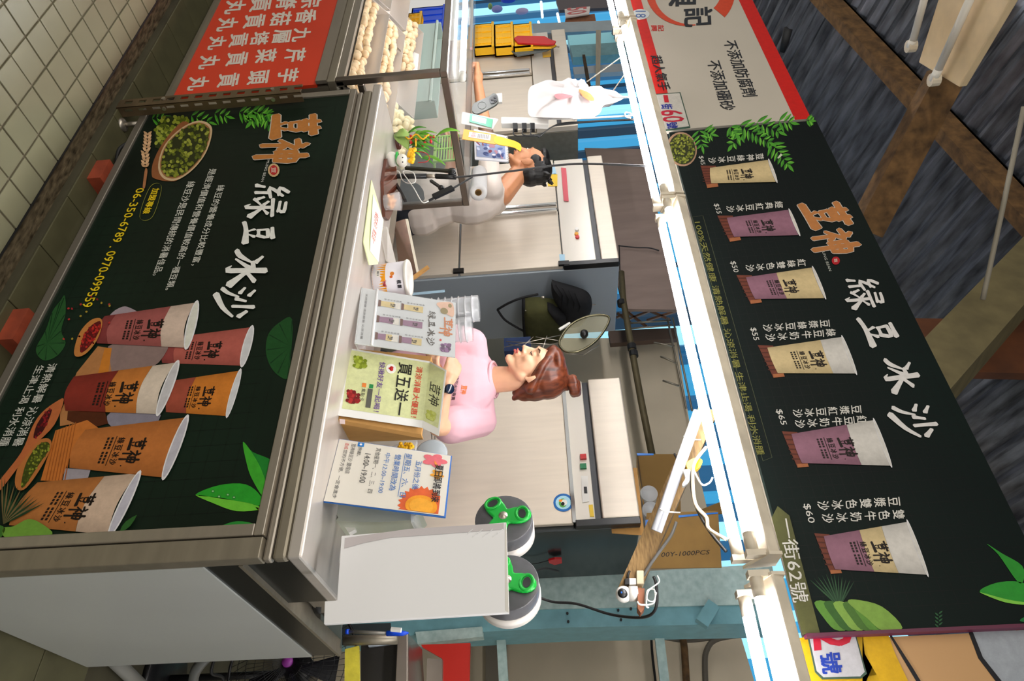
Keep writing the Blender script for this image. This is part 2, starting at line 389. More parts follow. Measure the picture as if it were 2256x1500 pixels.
# blue translucent sheeting far behind, its daylight painted as a glow that varies by sheet
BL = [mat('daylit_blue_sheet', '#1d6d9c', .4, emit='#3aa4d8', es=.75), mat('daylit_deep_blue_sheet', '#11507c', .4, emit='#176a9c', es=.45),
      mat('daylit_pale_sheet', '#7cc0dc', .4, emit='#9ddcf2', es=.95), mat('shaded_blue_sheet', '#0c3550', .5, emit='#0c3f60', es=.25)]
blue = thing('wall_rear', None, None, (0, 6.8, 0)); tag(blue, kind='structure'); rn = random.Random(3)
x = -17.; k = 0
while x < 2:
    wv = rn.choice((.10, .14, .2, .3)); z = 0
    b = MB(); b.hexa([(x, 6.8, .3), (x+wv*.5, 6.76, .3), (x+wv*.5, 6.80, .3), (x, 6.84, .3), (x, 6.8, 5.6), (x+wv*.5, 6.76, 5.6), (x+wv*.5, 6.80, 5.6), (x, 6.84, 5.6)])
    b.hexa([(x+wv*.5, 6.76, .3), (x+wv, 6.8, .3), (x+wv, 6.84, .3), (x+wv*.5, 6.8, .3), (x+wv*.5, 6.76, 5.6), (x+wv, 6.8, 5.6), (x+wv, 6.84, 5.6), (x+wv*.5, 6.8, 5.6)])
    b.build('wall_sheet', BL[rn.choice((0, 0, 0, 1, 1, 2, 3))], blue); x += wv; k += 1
# teal steel column on the right, with its darker return and the stubs on it
col = thing('column', None, None, (-1.0, 3.42, 0)); tag(col, kind='structure')
slabY(3.42, [(-300, 1325), (850, 1275), (1165, 1272), (1700, 1242), (1720, 1330), (1180, 1342), (850, 1362), (-300, 1400)], .012).build('column_flange', TEAL, col)
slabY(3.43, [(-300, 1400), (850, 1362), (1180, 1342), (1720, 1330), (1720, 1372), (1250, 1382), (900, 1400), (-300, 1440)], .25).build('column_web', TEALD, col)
slabY(3.40, [(915, 1392), (1062, 1380), (1064, 1402), (920, 1418)], .06).build('column_bracket', TEAL, col)
for x, y in ((1250, 1352), (1252, 1370), (1362, 1345), (1390, 1342), (1368, 1366)): MB().lathe(py(3.425, x, y), [(.006, -.012), (.006, 0)], 8, 1).build('bolt_hole', BLACKR, col)
bar(py(3.38, 1545, 1375), py(3.38, 1572, 1332), .05, .06, TEALD, 'column_stub', col)
# the left hand steel post and rails of the hall behind
post = thing('beam_frame', None, None, (-4, 4.4, 0)); tag(post, kind='structure')
slabY(4.4, [(1172, 52), (1360, 44), (1362, 66), (1178, 74)], .1).build('beam', mat('galvanised_post', '#8f9aa0', .35, .6, .1, 4), post)
slabY(4.3, [(1250, 78), (1380, 68), (1380, 112), (1262, 120)], .1).build('beam', mat('glowing_teal_paint', '#8fd0da', .4, emit='#7cc4d2', es=.25), post)  # light on this teal beam is painted in as a faint glow
slabY(4.2, [(1255, 100), (1380, 92), (1382, 118), (1262, 126)], .1).build('beam', TEALD, post)
slabY(4.1, [(1262, 148), (1390, 138), (1392, 156), (1266, 164)], .05).build('beam', STEELB, post)
slabY(4.0, [(1313, 66), (1324, 66), (1322, 200), (1312, 200)], .05).build('beam', STEELD, post)
slabY(3.9, [(1283, 120), (1289, 120), (1302, 190), (1294, 190)], .03).build('beam', RUSTD, post)
# brown board propped on the tall fridge, lattice, pipe
tag(slabY(3.75, [(1288, 326), (1418, 328), (1430, 400), (1475, 560), (1492, 682), (1374, 680)], .03).build('wood_board', mat('grey_brown_board', '#8d7a70', .75, 0, .12, 14, (1, 1, .2), .06)),
    'large grey-brown wooden board standing on top of the tall fridge', 'board')
tag(MB().tube([py(3.70, 1364, 540), py(3.70, 1366, 600), py(3.70, 1374, 680)], .004, 5).build('board_edge_cord', BLACKR), 'dark cord along the edge of the grey-brown board', 'cord')
tag(curve([py(3.72, 1362, 541), py(3.72, 1400, 545), py(3.72, 1430, 546), py(3.72, 1452, 552)], .005, 'hanging_strap', BLACKR), 'black strap hanging across the grey-brown board', 'strap')
lat = thing('metal_lattice', 'brown folding metal lattice beside the board above the fridge', 'lattice', tuple(py(4.2, 1420, 700)))
LB = mat('lattice_brown', '#94664a', .6, .2)
for a, b in (((1375, 682), (1425, 720)), ((1425, 682), (1475, 704)), ((1380, 705), (1440, 682)), ((1425, 706), (1488, 686)), ((1358, 700), (1392, 684)), ((1360, 690), (1390, 712))):
    bar(py(4.2, *a), py(4.2, *b), .015, .018, LB, 'slat', lat)
tag(MB().tube([py(3.6, 1369, 600), py(3.6, 1373, 660), py(3.6, 1392, 770), py(3.6, 1412, 880), py(3.6, 1436, 1000)], .022, 10).build('horizontal_pipe', mat('olive_pipe', '#5c5238', .6, .3, .2, 10), None, True),
    'olive brown steel pipe running across behind the two fridges', 'pipe')
for i, (x, y) in enumerate(((1369, 668), (1392, 765), (1396, 780))):
    tag(MB().lathe(py(3.6, x, y), [(.029, -.02), (.029, .02)], 10, 0).build('pipe_tie', BLACKR), ['black tie on the pipe beside the brown board', 'black tie on the pipe left of the wall edge', 'reddish-dark tie on the pipe at the wall edge'][i], 'tie', 'ties on the rear pipe')
tag(slabY(4.1, [(1340, 728), (1490, 722), (1492, 745), (1345, 756)], .05).build('trim_1', mat('dark_brown_strip', '#5a483c', .7)), kind='structure')
sup = thing('wire_shelf', 'rusty wire shelf hanging under the pale tube light behind', 'shelf', tuple(py(3.9, 1490, 820)))
for a, b in (((1385, 712), (1478, 706)), ((1388, 724), (1480, 716)), ((1470, 700), (1512, 900)), ((1482, 700), (1525, 905)), ((1455, 785), (1492, 800)), ((1460, 838), (1496, 850)), ((1440, 755), (1486, 762))):
    MB().tube([py(3.9, *a), py(3.9, *b)], .007, 6).build('wire', STEELD, sup, True)
# right hand background: posts, pipes and cables on the beige wall
bar(py(3.6, 1118, 1640), py(3.6, 1103, 1384), .03, .045, TEAL, 'column_stay', col)
bar(py(3.7, 1480, 1640), py(3.66, 1448, 1366), .03, .045, TEAL, 'column_stay', col)
GR = mat('grey_conduit', '#5d564a', .6)
for i, (p, r_, lab) in enumerate((([(1268, 1376), (1300, 1395), (1345, 1404), (1400, 1402), (1450, 1404), (1505, 1412), (1560, 1408), (1650, 1392)], .010, 'thick grey cable sagging across the beige wall lower down'),
        ([(1385, 1372), (1410, 1390), (1450, 1400), (1520, 1388), (1580, 1370), (1640, 1350)], .010, 'thick grey cable rising towards the column head'),
        ([(1560, 1600), (1553, 1470), (1558, 1430), (1580, 1408), (1640, 1398)], .016, 'fat grey hose bending down the beige wall'),
        ([(1434, 1380), (1437, 1440), (1446, 1520), (1455, 1640)], .007, 'thin dark cable hanging beside the teal post'))):
    tag(curve([py(4.2, *q) for q in p], r_, 'wall_cable', GR if i != 3 else BLACKR), lab, 'cable')
tag(MB().tube([py(4.15, 1500, 1366), py(4.15, 1508, 1430), py(4.15, 1520, 1640)], .02, 8).build('wall_pipe', RUST, None, True), 'rusty brown pipe standing against the beige wall', 'pipe')
tag(slabY(4.2, [(1338, 1372), (1343, 1372), (1344, 1390), (1339, 1391)], .01).build('orange_tag', REDP), 'small red plastic strip stuck up on the beige wall', 'strip')
tag(slabY(4.22, [(1070, 1385), (1115, 1388), (1118, 1640), (1070, 1640)], .05).build('trim_2', mat('grey_return', '#7d7567', .7)), kind='structure')

# ------------------------------------------------------------------ drinks stall counter
XR, XL = -.59, -2.5
ctr = thing('stall_counter', 'stainless steel drinks stall counter with printed dark green front', 'counter', (-1.55, 1.8, 0))
SF = STEEL
# worktop with a rolled front lip
MB().box((XL-.04, 1.5, .995), (XR, 1.84, 1.03)).build('worktop', mat('worktop_steel', '#d2cbc4', .3, .5, .05, 3, (1, 10, 1), .012), ctr, bevel=.006)
MB().box((XL-.04, 1.84, .93), (-.98, 1.95, 1.018)).build('rear_shelf', STEELD, ctr)
MB().box((XL, 1.50, .960), (XR, 1.53, .994)).build('top_rail', STEELD, ctr, bevel=.008)
MB().box((XL, 1.505, .936), (XR, 1.53, .957)).build('lower_rail', STEEL, ctr, bevel=.006)
fr0, fr1, fb, ft = XL+.0, XR-.055, .062, .935     # frame of the printed panel
for nm, a, b in (('frame_rail', (fr0, 1.488, ft-.025), (fr1, 1.53, ft)), ('frame_rail', (fr0, 1.488, fb), (fr1, 1.53, fb+.03)),
                 ('frame_stile', (fr0, 1.488, fb+.03), (fr0+.03, 1.53, ft-.025)), ('frame_stile', (fr1-.03, 1.488, fb+.03), (fr1, 1.53, ft-.025)),
                 ('corner_stile', (fr1+.003, 1.49, .02), (XR, 1.53, .935))):
    MB().box(a, b).build(nm, SF if nm != 'corner_stile' else STEELD, ctr, bevel=.003)
PM = mat('green_black_print', '#10170f', .45, 0, .25, 1.3, None, 0, col2='#12261a', spec=.18)
pan = MB().box((fr0+.03, 1.497, fb+.03), (fr1-.03, 1.52, ft-.025)).build('printed_panel', PM, ctr)
sp = MB(); zz = lambda p: p
sp.prism([(XR, 1.53, .02), (XR, 2.36, .02), (XR, 2.36, .785), (XR, 1.53, .785)], (-.012, 0, 0)).build('side_panel', mat('pale_grey_laminate', '#b9bcb8', .3, 0, .05, 2), ctr)
MB().box((XR-.004, 1.53, .785), (XR-.02, 2.36, .875)).build('side_band', DARKST, ctr)
MB().box((XR+.002, 1.53, .872), (XR-.02, 2.36, .882)).build('side_trim', STEELD, ctr)
MB().box((XR-.01, 1.53, .878), (XR-.03, 1.84, .99)).build('upper_band', DARKST, ctr)
MB().box((-.95, 1.84, .84), (XR-.01, 2.36, .875)).build('inner_deck', STEELD, ctr); MB().box((XL, 1.84, .84), (-.95, 2.02, .875)).build('inner_deck', STEELD, ctr)
MB().box((-.95, 2.33, .02), (XR-.02, 2.36, .86)).build('rear_panel', STEELD, ctr); MB().box((XL, 2.0, .02), (-.95, 2.02, .86)).build('rear_panel', STEELD, ctr)
MB().box((XR-.21, 1.95, .885), (XR-.05, 2.12, .99)).build('deck_box', STEEL, ctr, bevel=.01)
slabX(XR-.05, [(700, 1350), (752, 1350), (752, 1440), (706, 1400)], -.02).build('deck_screen', mat('grey_teal_plate', '#5e6c6c', .35, .3), ctr)
MB().tube([(XL+.10, 1.50, .0), (XL+.10, 1.50, .07)], .010, 10).build('leg', STEEL, ctr, True); MB().lathe((XL+.10, 1.50, -.008), [(.03, 0), (.026, .012), (.012, .02)], 14).build('foot', STEEL, ctr, True)
MB().box((XR-.1, 1.55, -.01), (XR-.06, 1.59, .06)).build('leg', STEEL, ctr)
bmp = mat('red_brick', '#9c4226', .85, 0, .2, 20, None, .1)
tag(MB().box((-2.14, 1.475, -.006), (-2.035, 1.60, .05)).build('brick', bmp), 'red brick lying on the floor below the green panel, near the steel foot', 'brick')
tag(MB().box((-1.41, 1.475, -.006), (-1.29, 1.60, .05)).build('brick', bmp), 'red brick lying on the floor near the lower edge of the panel', 'brick')
tag(curve([pz(.03, 255, 370), pz(.05, 262, 330), pz(.06, 285, 312), pz(.04, 290, 300)], .007, 'floor_cable', BLACKR), 'black cable coiled on the tiles under the counter', 'cable')

# the printed front of the counter
ca = lambda x, y: (230+x/3.125, 220+y/3.125)
cb = lambda x, y: (x/2.586, 640+y/2.586)
A = px_art(1.497)
A.grad([(330, 258), (0, 835), (300, 1180), (775, 225)], ['#15181a', '#0d1110', '#0f1412', '#1d2220'], .3) if False else None
for k in range(38):      # faint woven grid
    xx = fr0+.05+k*.047
    if xx < fr1-.05: A.add([(xx, 1.4968, fb+.05), (xx+.0012, 1.4968, fb+.05), (xx+.0012, 1.4968, ft-.1), (xx, 1.4968, ft-.1)], [(0, 1, 2, 3)], lin('#0d130f'))
for k in range(20): A.add([(fr0+.05, 1.4968, .1+k*.04), (fr1-.05, 1.4968, .1+k*.04), (fr1-.05, 1.4968, .1012+k*.04), (fr0+.05, 1.4968, .1012+k*.04)], [(0, 1, 2, 3)], lin('#0e150f'))
A.build('printed_grid', printmat(), pan)
# bowl of beans, fern, wheat
A = px_art(1.497)
rn = random.Random(5)
def fern(A, segs, cols, L=2, w=3.2, ln=26):
    for (a, b) in segs:
        a = Vector(a); b = Vector(b); d = b-a; n = max(3, int(d.length/10)); nn = Vector((-d.y, d.x)).normalized()
        for k in range(n):
            p = a+d*(k/n); q = 1.35*ln*(1-.5*k/n)
            for s_ in (-1, 1): A.leaf(p, p+d.normalized()*q*.5+nn*s_*q*.75, w, cols[k % len(cols)], L+.01*k, cols[(k+1) % len(cols)])
        A.leaf(b-d.normalized()*8, b+d.normalized()*ln*.6, w, cols[0], L+.3)
GL = ['#4d9a2c', '#3a8022', '#6cb83a', '#2b6a1e']
fern(A, [(ca(330, 130), ca(420, 118)), (ca(600, 110), ca(740, 160)), (ca(760, 95), ca(860, 120)), (ca(930, 85), ca(1010, 110))], GL, 1.2, 3, 22)
fern(A, [(ca(1020, 80), ca(1150, 110)), (ca(1080, 90), ca(1165, 190)), (ca(1060, 95), ca(1000, 165))], GL, 1.2, 4, 24)
loose = [ca(*p) for p in ((400, 115), (560, 115), (600, 150), (470, 230), (380, 340), (350, 330), (350, 200))]
A.poly(loose, '#2a3312', 2.9)
beans(A, loose, 70, 3.8, ['#6f7a1e', '#8c9630', '#4d5a16', '#98a13c'], 3)
side = smooth([ca(*p) for p in ((560, 150), (470, 215), (385, 330), (335, 440), (328, 520), (350, 545), (430, 562), (520, 545), (600, 400), (640, 250))], 5)
A.poly(side, '#8d5632', 4)
rim = smooth([ca(*p) for p in ((560, 180), (655, 146), (730, 175), (742, 240), (700, 370), (610, 485), (500, 556), (410, 545), (372, 470), (398, 350), (465, 255))], 5)
A.poly(rim, '#cdb08a', 5)
cx = sum(p[0] for p in rim)/len(rim); cy = sum(p[1] for p in rim)/len(rim)
A.poly([(cx+(x-cx)*.93, cy+(y-cy)*.93) for x, y in rim], '#9a6a40', 5.5)
inn = [(cx+(x-cx)*.88, cy+(y-cy)*.88) for x, y in rim]; A.poly(inn, '#2b3010', 6)
beans(A, inn, 165, 3.2, ['#6d761c', '#858c2c', '#59641a', '#9aa03e', '#4b5514'], 7)
for k in range(11):
    p = ca(300-2*k+rn.uniform(-6, 6), 250+k*22)
    for s_ in (-1, 1): A.leaf(p, (p[0]+s_*9, p[1]-9), 3.2, '#e0b58a' if k % 2 else '#caa077', 8+.1*k)
A.poly(smooth([ca(*p) for p in ((285, 480), (272, 560), (268, 612), (282, 612), (292, 560), (300, 490))], 4), '#a9714a', 8)
A.build('printed_bean_bowl', printmat(), pan)
# lettering 
def brush_word(A, items, col, edge=None, L=4, k=1., g=.018):
    for key, c in items:
        q = quad(*c)
        if edge: A.brush(key, q, edge, L, k, g)
        A.brush(key, q, col, L+1.5, k); A.done()
A = px_art(1.497, auto=('lettering', pan))
brush_word(A, (('荳', [(602, 256), (592, 308), (700, 300), (703, 252)]), ('神', [(580, 308), (566, 364), (668, 360), (682, 306)])), '#b9783c', '#cfc6bb', 10, 1.25, .02)
brush_word(A, (('綠', [(546, 408), (537, 480), (628, 478), (640, 410)]), ('豆', [(528, 490), (521, 540), (604, 540), (612, 490)]), ('冰', [(502, 548), (492, 632), (582, 632), (594, 548)]), ('沙', [(480, 634), (470, 704), (556, 704), (568, 634)])), '#e6e6e2', None, 10)
A.line('MUNG BEAN', (589, 353), (575, 402), 6, '#cfcfc8', 4)
A.ell((604, 377), 13, 15, '#c8ab80', 9); A.ell((604, 377), 9, 11, '#b02a2a', 9.6); A.text('荳', quad((599, 371), (599, 383), (609, 383), (609, 371)), '#e8d8c8', 10)
W = '#cfcfc6'
A.line('綠豆的營養成分比較豐富，', (480, 409), (421, 586), 17, W, 4, .01)
A.line('是經濟價值和營養價值較高的一種豆類。', (462, 373), (364, 640), 17, W, 4, .01)
A.line('綠豆沙是民間傳統的消暑佳品。', (414, 401), (336, 608), 18, W, 4, .01)
Yw = '#e8c81e'
A.line('加盟專線', (337, 416), (314, 472), 16, Yw, 4, .03)
fp = smooth([(331, 412), (356, 412), (336, 478), (308, 478)], 6)
for i in range(len(fp)):
    a, b = fp[i], fp[(i+1) % len(fp)]; A.poly([a, b, (b[0]+.8, b[1]+.8), (a[0]+.8, a[1]+.8)], '#8a8a3a', 4)
A.line('06-350-6789 . 0970-099559', (302, 416), (180, 678), 18, Yw, 4, .02, 22)
A.line('清熱解暑 沁涼消暑', (110, 804), (29, 986), 20, W, 12, .01, 23)
A.line('生津止渴 利水消腫', (84, 808), (-2, 986), 18, W, 12, .01, 23)
A.done()
# cups, wood, spoons
A = px_art(1.497, auto=('printed_board', pan))
CP = lambda *p: [cb(*q) for q in p]
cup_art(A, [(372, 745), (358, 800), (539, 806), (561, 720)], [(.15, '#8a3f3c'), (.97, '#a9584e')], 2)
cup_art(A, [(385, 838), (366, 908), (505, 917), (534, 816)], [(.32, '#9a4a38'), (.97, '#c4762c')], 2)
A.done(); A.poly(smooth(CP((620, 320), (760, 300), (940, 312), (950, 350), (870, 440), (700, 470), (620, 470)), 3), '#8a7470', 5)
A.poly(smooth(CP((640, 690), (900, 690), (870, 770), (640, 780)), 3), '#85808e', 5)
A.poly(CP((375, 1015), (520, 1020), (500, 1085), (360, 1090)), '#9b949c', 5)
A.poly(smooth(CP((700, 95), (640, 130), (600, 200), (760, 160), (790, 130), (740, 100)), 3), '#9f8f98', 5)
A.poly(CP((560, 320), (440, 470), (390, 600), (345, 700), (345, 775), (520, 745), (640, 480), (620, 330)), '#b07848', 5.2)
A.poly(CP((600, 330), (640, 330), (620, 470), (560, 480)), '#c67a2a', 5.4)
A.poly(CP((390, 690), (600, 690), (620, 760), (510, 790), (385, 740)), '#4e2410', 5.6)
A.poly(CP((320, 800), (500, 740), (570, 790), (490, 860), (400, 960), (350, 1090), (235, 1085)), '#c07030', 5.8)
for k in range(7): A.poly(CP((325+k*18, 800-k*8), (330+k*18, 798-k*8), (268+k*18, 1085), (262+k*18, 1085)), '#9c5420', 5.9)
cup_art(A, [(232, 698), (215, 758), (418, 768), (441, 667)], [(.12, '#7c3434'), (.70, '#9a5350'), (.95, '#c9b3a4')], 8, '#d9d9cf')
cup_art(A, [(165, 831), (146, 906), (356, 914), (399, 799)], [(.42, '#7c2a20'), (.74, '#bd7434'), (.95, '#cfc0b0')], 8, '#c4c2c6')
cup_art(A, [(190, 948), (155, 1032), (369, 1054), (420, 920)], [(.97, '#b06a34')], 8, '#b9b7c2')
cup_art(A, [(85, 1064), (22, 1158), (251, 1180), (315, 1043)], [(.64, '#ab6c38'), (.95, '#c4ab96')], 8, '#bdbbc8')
A.done('printed_beans'); A.poly(smooth(CP((575, 165), (590, 200), (560, 290), (500, 365), (445, 385), (430, 350), (460, 250), (520, 180)), 4), '#c07c3e', 14)
s1 = smooth(CP((575, 182), (580, 220), (545, 290), (500, 345), (465, 358), (475, 290), (520, 215)), 4); A.poly(s1, '#5a0f12', 14.4); beans(A, s1, 50, 2.3, ['#a01c1c', '#7c1216', '#bb2c24'], 14.6)
A.done('printed_spoon'); A.poly(smooth(CP((372, 630), (330, 640), (250, 700), (195, 780), (130, 930), (0, 1100), (-10, 1150), (20, 1135), (160, 950), (215, 880), (320, 770)), 4), '#b8673a', 14)
s1 = smooth(CP((305, 690), (270, 700), (220, 770), (200, 840), (215, 845), (260, 800)), 4); A.poly(s1, '#3c0c10', 14.4); beans(A, s1, 25, 2.3, ['#8a1820', '#6c0f14'], 14.6)
A.done('printed_spoon'); A.poly(smooth(CP((285, 850), (210, 870), (130, 970), (95, 1080), (110, 1140), (160, 1130), (240, 1020), (300, 900)), 4), '#b56f38', 13.6)
s1 = smooth(CP((280, 870), (225, 890), (160, 985), (130, 1110), (150, 1120), (230, 1000), (290, 910)), 4); A.poly(s1, '#3c4410', 13.8); beans(A, s1, 60, 2.3, ['#6c7420', '#8c9430', '#4c5a18'], 14)
A.done('printed_spoon')
for k in range(16):
    p = cb(rn.uniform(370, 640), rn.uniform(40, 320)); A.ell(p, 2.2, 2.8, rn.choice(['#9a2028', '#b03030', '#7a1a20', '#a89030']), 14, rn.uniform(0, 3), 7)
A.done('printed_beans')
A = px_art(1.497)
def mon(A, pts, col, col2, L, c):
    A.poly(smooth(pts, 4), col, L); c = Vector(c)
    for p in pts[::1]:
        d = Vector(p)-c; n = Vector((-d.y, d.x)).normalized()*1.2; A.poly([c, c+d*.95+n, c+d*.95-n], col2, L+.4)
mon(A, CP((1665, 165), (1590, 185), (1530, 250), (1515, 340), (1535, 420), (1580, 480), (1640, 502), (1655, 400)), '#1c4a22', '#12331a', 2, cb(1655, 320))
mon(A, CP((370, 30), (345, 60), (300, 120), (260, 230), (210, 320), (215, 370), (260, 400), (330, 370), (375, 300), (350, 230), (375, 130)), '#27552a', '#14351b', 2, cb(270, 300))
A.poly(smooth(CP((1385, 865), (1440, 920), (1550, 970), (1570, 1050), (1545, 1160), (1500, 1165), (1470, 1060)), 4), '#1d7a2a', 2)
A.poly(smooth(CP((1385, 865), (1410, 1000), (1440, 1080), (1500, 1175), (1520, 1120), (1490, 1020), (1440, 930)), 4), '#3da32c', 3)
A.poly(smooth(CP((1115, 1165), (1250, 1110), (1400, 1105), (1485, 1170), (1480, 1225), (1420, 1215), (1250, 1180)), 4), '#2a9a2a', 3)
A.poly(smooth(CP((1115, 1165), (1250, 1185), (1420, 1212), (1490, 1245), (1350, 1258), (1210, 1210)), 4), '#6abf38', 3)
for p in ((1215, 1145), (1250, 1175), (1300, 1165), (1335, 1180)): A.ell(cb(*p), 4, 3.5, '#2f7f35', 4); A.ell(cb(*p), 2, 1.6, '#9ad08c', 4.5)
A.poly(CP((1455, 1235), (1495, 1275), (1498, 1330), (1505, 1330), (1503, 1270), (1485, 1240)), '#8a9a2c', 3)
A.poly(smooth(CP((1490, 1165), (1535, 1190), (1540, 1240), (1500, 1270)), 4), '#2f8a2c', 3)
A.poly(smooth(CP((1250, 1358), (1330, 1318), (1420, 1322), (1480, 1352)), 4), '#2a8a35', 3)
A.poly(smooth(CP((30, 1360), (90, 1350), (170, 1310), (240, 1330), (310, 1395), (150, 1405), (40, 1412)), 4), '#6d9a3a', 16)
A.poly(smooth(CP((-20, 1340), (40, 1360), (20, 1410), (-20, 1410)), 4), '#3f6f2a', 16)
for k in range(14): A.leaf(cb(30, 1340), cb(20+k*19, 1060+k*12), 2.2, '#1d3a20' if k % 2 else '#6f5c3a', 15+.1*k)
A.leaf(cb(690, 1385), cb(790, 1285), 7, '#2c5a28', 16)
A.build('printed_leaves', printmat(), pan)

# ------------------------------------------------------------------ hanging signs
SB = 1.75
def signboard(name, lab, x0, x1, z0, z1, mt, SB=SB):
    t = thing(name, lab, 'sign', ((x0+x1)/2, SB, z0))
    return t, MB().box((x0, SB, z0), (x1, SB+.018, z1)).build('board', mt, t)
menu, mb = signboard('menu_sign', 'dark green hanging menu sign with six printed cups and white brush lettering', -2.41, -.44, 2.185, 2.78, mat('menu_print', '#0b1213', .5, 0, .2, 1.2, None, 0, col2='#0c1c18', spec=.12))
MB().box((-.44, SB-.004, 2.185), (-.432, SB+.02, 2.78)).build('edge_strip', mat('magenta_edge', '#5a1838', .5), menu)
for z in (2.2, 2.76):
    MB().box((-2.41, SB+.018, z-.012), (-.44, SB+.045, z+.012)).build('backing_rail', STEELD, menu)
A = px_art(SB)
for k in range(60):
    xx = -2.38+k*.032
    A.add([(xx, SB-.0002, 2.2), (xx+.001, SB-.0002, 2.2), (xx+.001, SB-.0002, 2.76), (xx, SB-.0002, 2.76)], [(0, 1, 2, 3)], lin('#070d0c'))
for k in range(20): A.add([(-2.38, SB-.0002, 2.22+k*.028), (-.48, SB-.0002, 2.22+k*.028), (-.48, SB-.0002, 2.221+k*.028), (-2.38, SB-.0002, 2.221+k*.028)], [(0, 1, 2, 3)], lin('#070d0c'))
A.build('printed_grid', printmat(), mb)
A = px_art(SB, auto=('printed_coaster', mb))
cc = lambda x, y: (1460+x/3.75, 240+y/3.75)
cd_ = lambda x, y: (1700+x/2.885, 900+y/2.885)
cr_, pu, fo = '#c9b487', '#8d6274', '#c8c4be'
CU = [([(1564, 371), (1567, 405), (1713, 402), (1695, 353)], [(.97, cr_)]), ([(1601, 481), (1617, 523), (1763, 519), (1740, 463)], [(.97, pu)]),
      ([(1643, 612), (1663, 660), (1820, 658), (1792, 590)], [(.45, pu), (.97, cr_)]), ([(1690, 767), (1713, 823), (1888, 824), (1857, 743)], [(.70, cr_), (.98, fo)]),
      ([(1743, 957), (1766, 1021), (1965, 1027), (1927, 926)], [(.66, pu), (.98, fo)]), ([(1814, 1182), (1839, 1255), (2045, 1267), (2001, 1150)], [(.42, pu), (.68, cr_), (1.0, fo)])]
for c, ly in CU:
    bl, br, tr, tl = (Vector(p) for p in c); d = (tr-br).normalized()*26
    A.poly([bl-d*.8+Vector((0, -6)), bl+d*.5+Vector((0, -5)), br+d*.6+Vector((0, 7)), br-d*.35+Vector((0, 10))], '#6e3524', 3)
    for k in range(6): A.poly([bl-d*.7+(br-bl)*(k/6), bl+(br-bl)*(k/6), bl+(br-bl)*(k/6+.05), bl-d*.7+(br-bl)*(k/6+.05)], '#4e2216', 3.5)
    A.poly([br-d*.35+Vector((0, 10)), br+d*.6+Vector((0, 7)), br+d*.5, br-d*.4+Vector((0, 2))], '#a4633c', 4)
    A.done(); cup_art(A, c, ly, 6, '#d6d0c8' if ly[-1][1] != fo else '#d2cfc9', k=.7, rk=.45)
A.done()
A = px_art(SB, auto=('lettering', mb)); W = '#d5d2cb'
brush_word(A, (('荳', [(1757, 452), (1786, 506), (1880, 496), (1850, 443)]), ('神', [(1784, 512), (1804, 566), (1894, 554), (1866, 500)])), '#b87843', '#c9beb4', 4, 1.25, .02)
brush_word(A, (('綠', [(1847, 618), (1868, 682), (1950, 674), (1928, 610)]), ('豆', [(1877, 702), (1905, 768), (1985, 758), (1962, 694)]), ('冰', [(1928, 790), (1958, 868), (2032, 858), (2006, 780)]), ('沙', [(1952, 896), (1986, 972), (2072, 962), (2044, 886)])), '#d9d6d4', None, 4)
A.ell((1841, 575), 9, 9, '#b01c26', 4); A.text('荳', quad((1837, 571), (1838, 579), (1845, 578), (1844, 570)), '#e8d8c8', 5)
A.line('MUNG BEAN', (1808, 549), (1826, 598), 6, '#b9bdb5', 4)
for t, a, b, s_ in (('荳神綠豆冰沙', (1673, 346), (1568, 355), 13), ('經典紅豆冰沙', (1715, 452), (1608, 462), 14), ('紅綠雙色冰沙', (1765, 580), (1651, 592), 15),
                   ('豆漿綠豆冰沙', (1816, 714), (1690, 724), 16), ('綠豆牛奶冰沙', (1829, 734), (1696, 745), 16), ('豆漿紅豆冰沙', (1885, 903), (1756, 912), 18), ('紅豆牛奶冰沙', (1897, 917+9), (1761, 930+5), 18),
                   ('豆漿雙色冰沙', (1968, 1106), (1812, 1115), 20), ('雙色牛奶冰沙', (1978, 1134), (1822, 1143), 20)):
    A.column(t, a, b, s_, W, 4, .02)
for t, a, b, h in (('$45', (1538, 345), (1543, 364), 11), ('$55', (1571, 450), (1578, 472), 12), ('$50', (1607, 577), (1615, 601), 13), ('$55', (1651, 723), (1659, 751), 14), ('$65', (1707, 903), (1719, 937), 15), ('$60', (1767, 1111), (1779, 1153), 17)):
    A.line(t, a, b, h, W, 4, .01)
OL = '#7d7a3a'
A.line('100%天然健康 清熱解暑 沁涼消暑 生津止渴 利水消腫', (1529, 490), (1668, 1003), 15, OL, 4, 0, 17)
for a, b in (((1524, 478), (1548, 476)), ((1548, 476), (1700, 1008)), ((1700, 1008), (1680, 1016)), ((1680, 1016), (1524, 478))):
    A.poly([a, b, (b[0]+1.1, b[1]+.3), (a[0]+1.1, a[1]+.3)], '#4c5038', 4)
A.poly([(1713, 1115), (1739, 1136), (1806, 1394), (1768, 1398), (1700, 1140)], '#55562e', 2)
A.line('一街62號', (1714, 1144), (1746, 1328), 33, '#d5d2cb', 4, .01, 37)
A.done()
A = px_art(SB)
A.ell((1502, 329), 33, 38, '#b08a70', 2, -.25, 26); A.ell((1503, 329), 29, 34, '#2c3212', 3, -.25, 26)
P = [(1503+27*math.cos(t), 329+32*math.sin(t)) for t in [k*.3 for k in range(21)]]; beans(A, P, 170, 1.9, ['#6d761c', '#858c2c', '#59641a', '#9aa03e'], 4)
fern(A, [(cc(300, 180), cc(330, 330)), (cc(340, 190), cc(420, 215))], GL, 2, 3, 22)
fern(A, [(cc(560, 150), cc(620, 230)), (cc(640, 200), cc(560, 320))], GL, 2, 4, 20)
fern(A, [(cc(640, 135), cc(900, 290)), (cc(780, 110), cc(980, 200)), (cc(900, 290), cc(1050, 480)), (cc(960, 100), cc(1080, 120))], GL, 2, 3.6, 24)
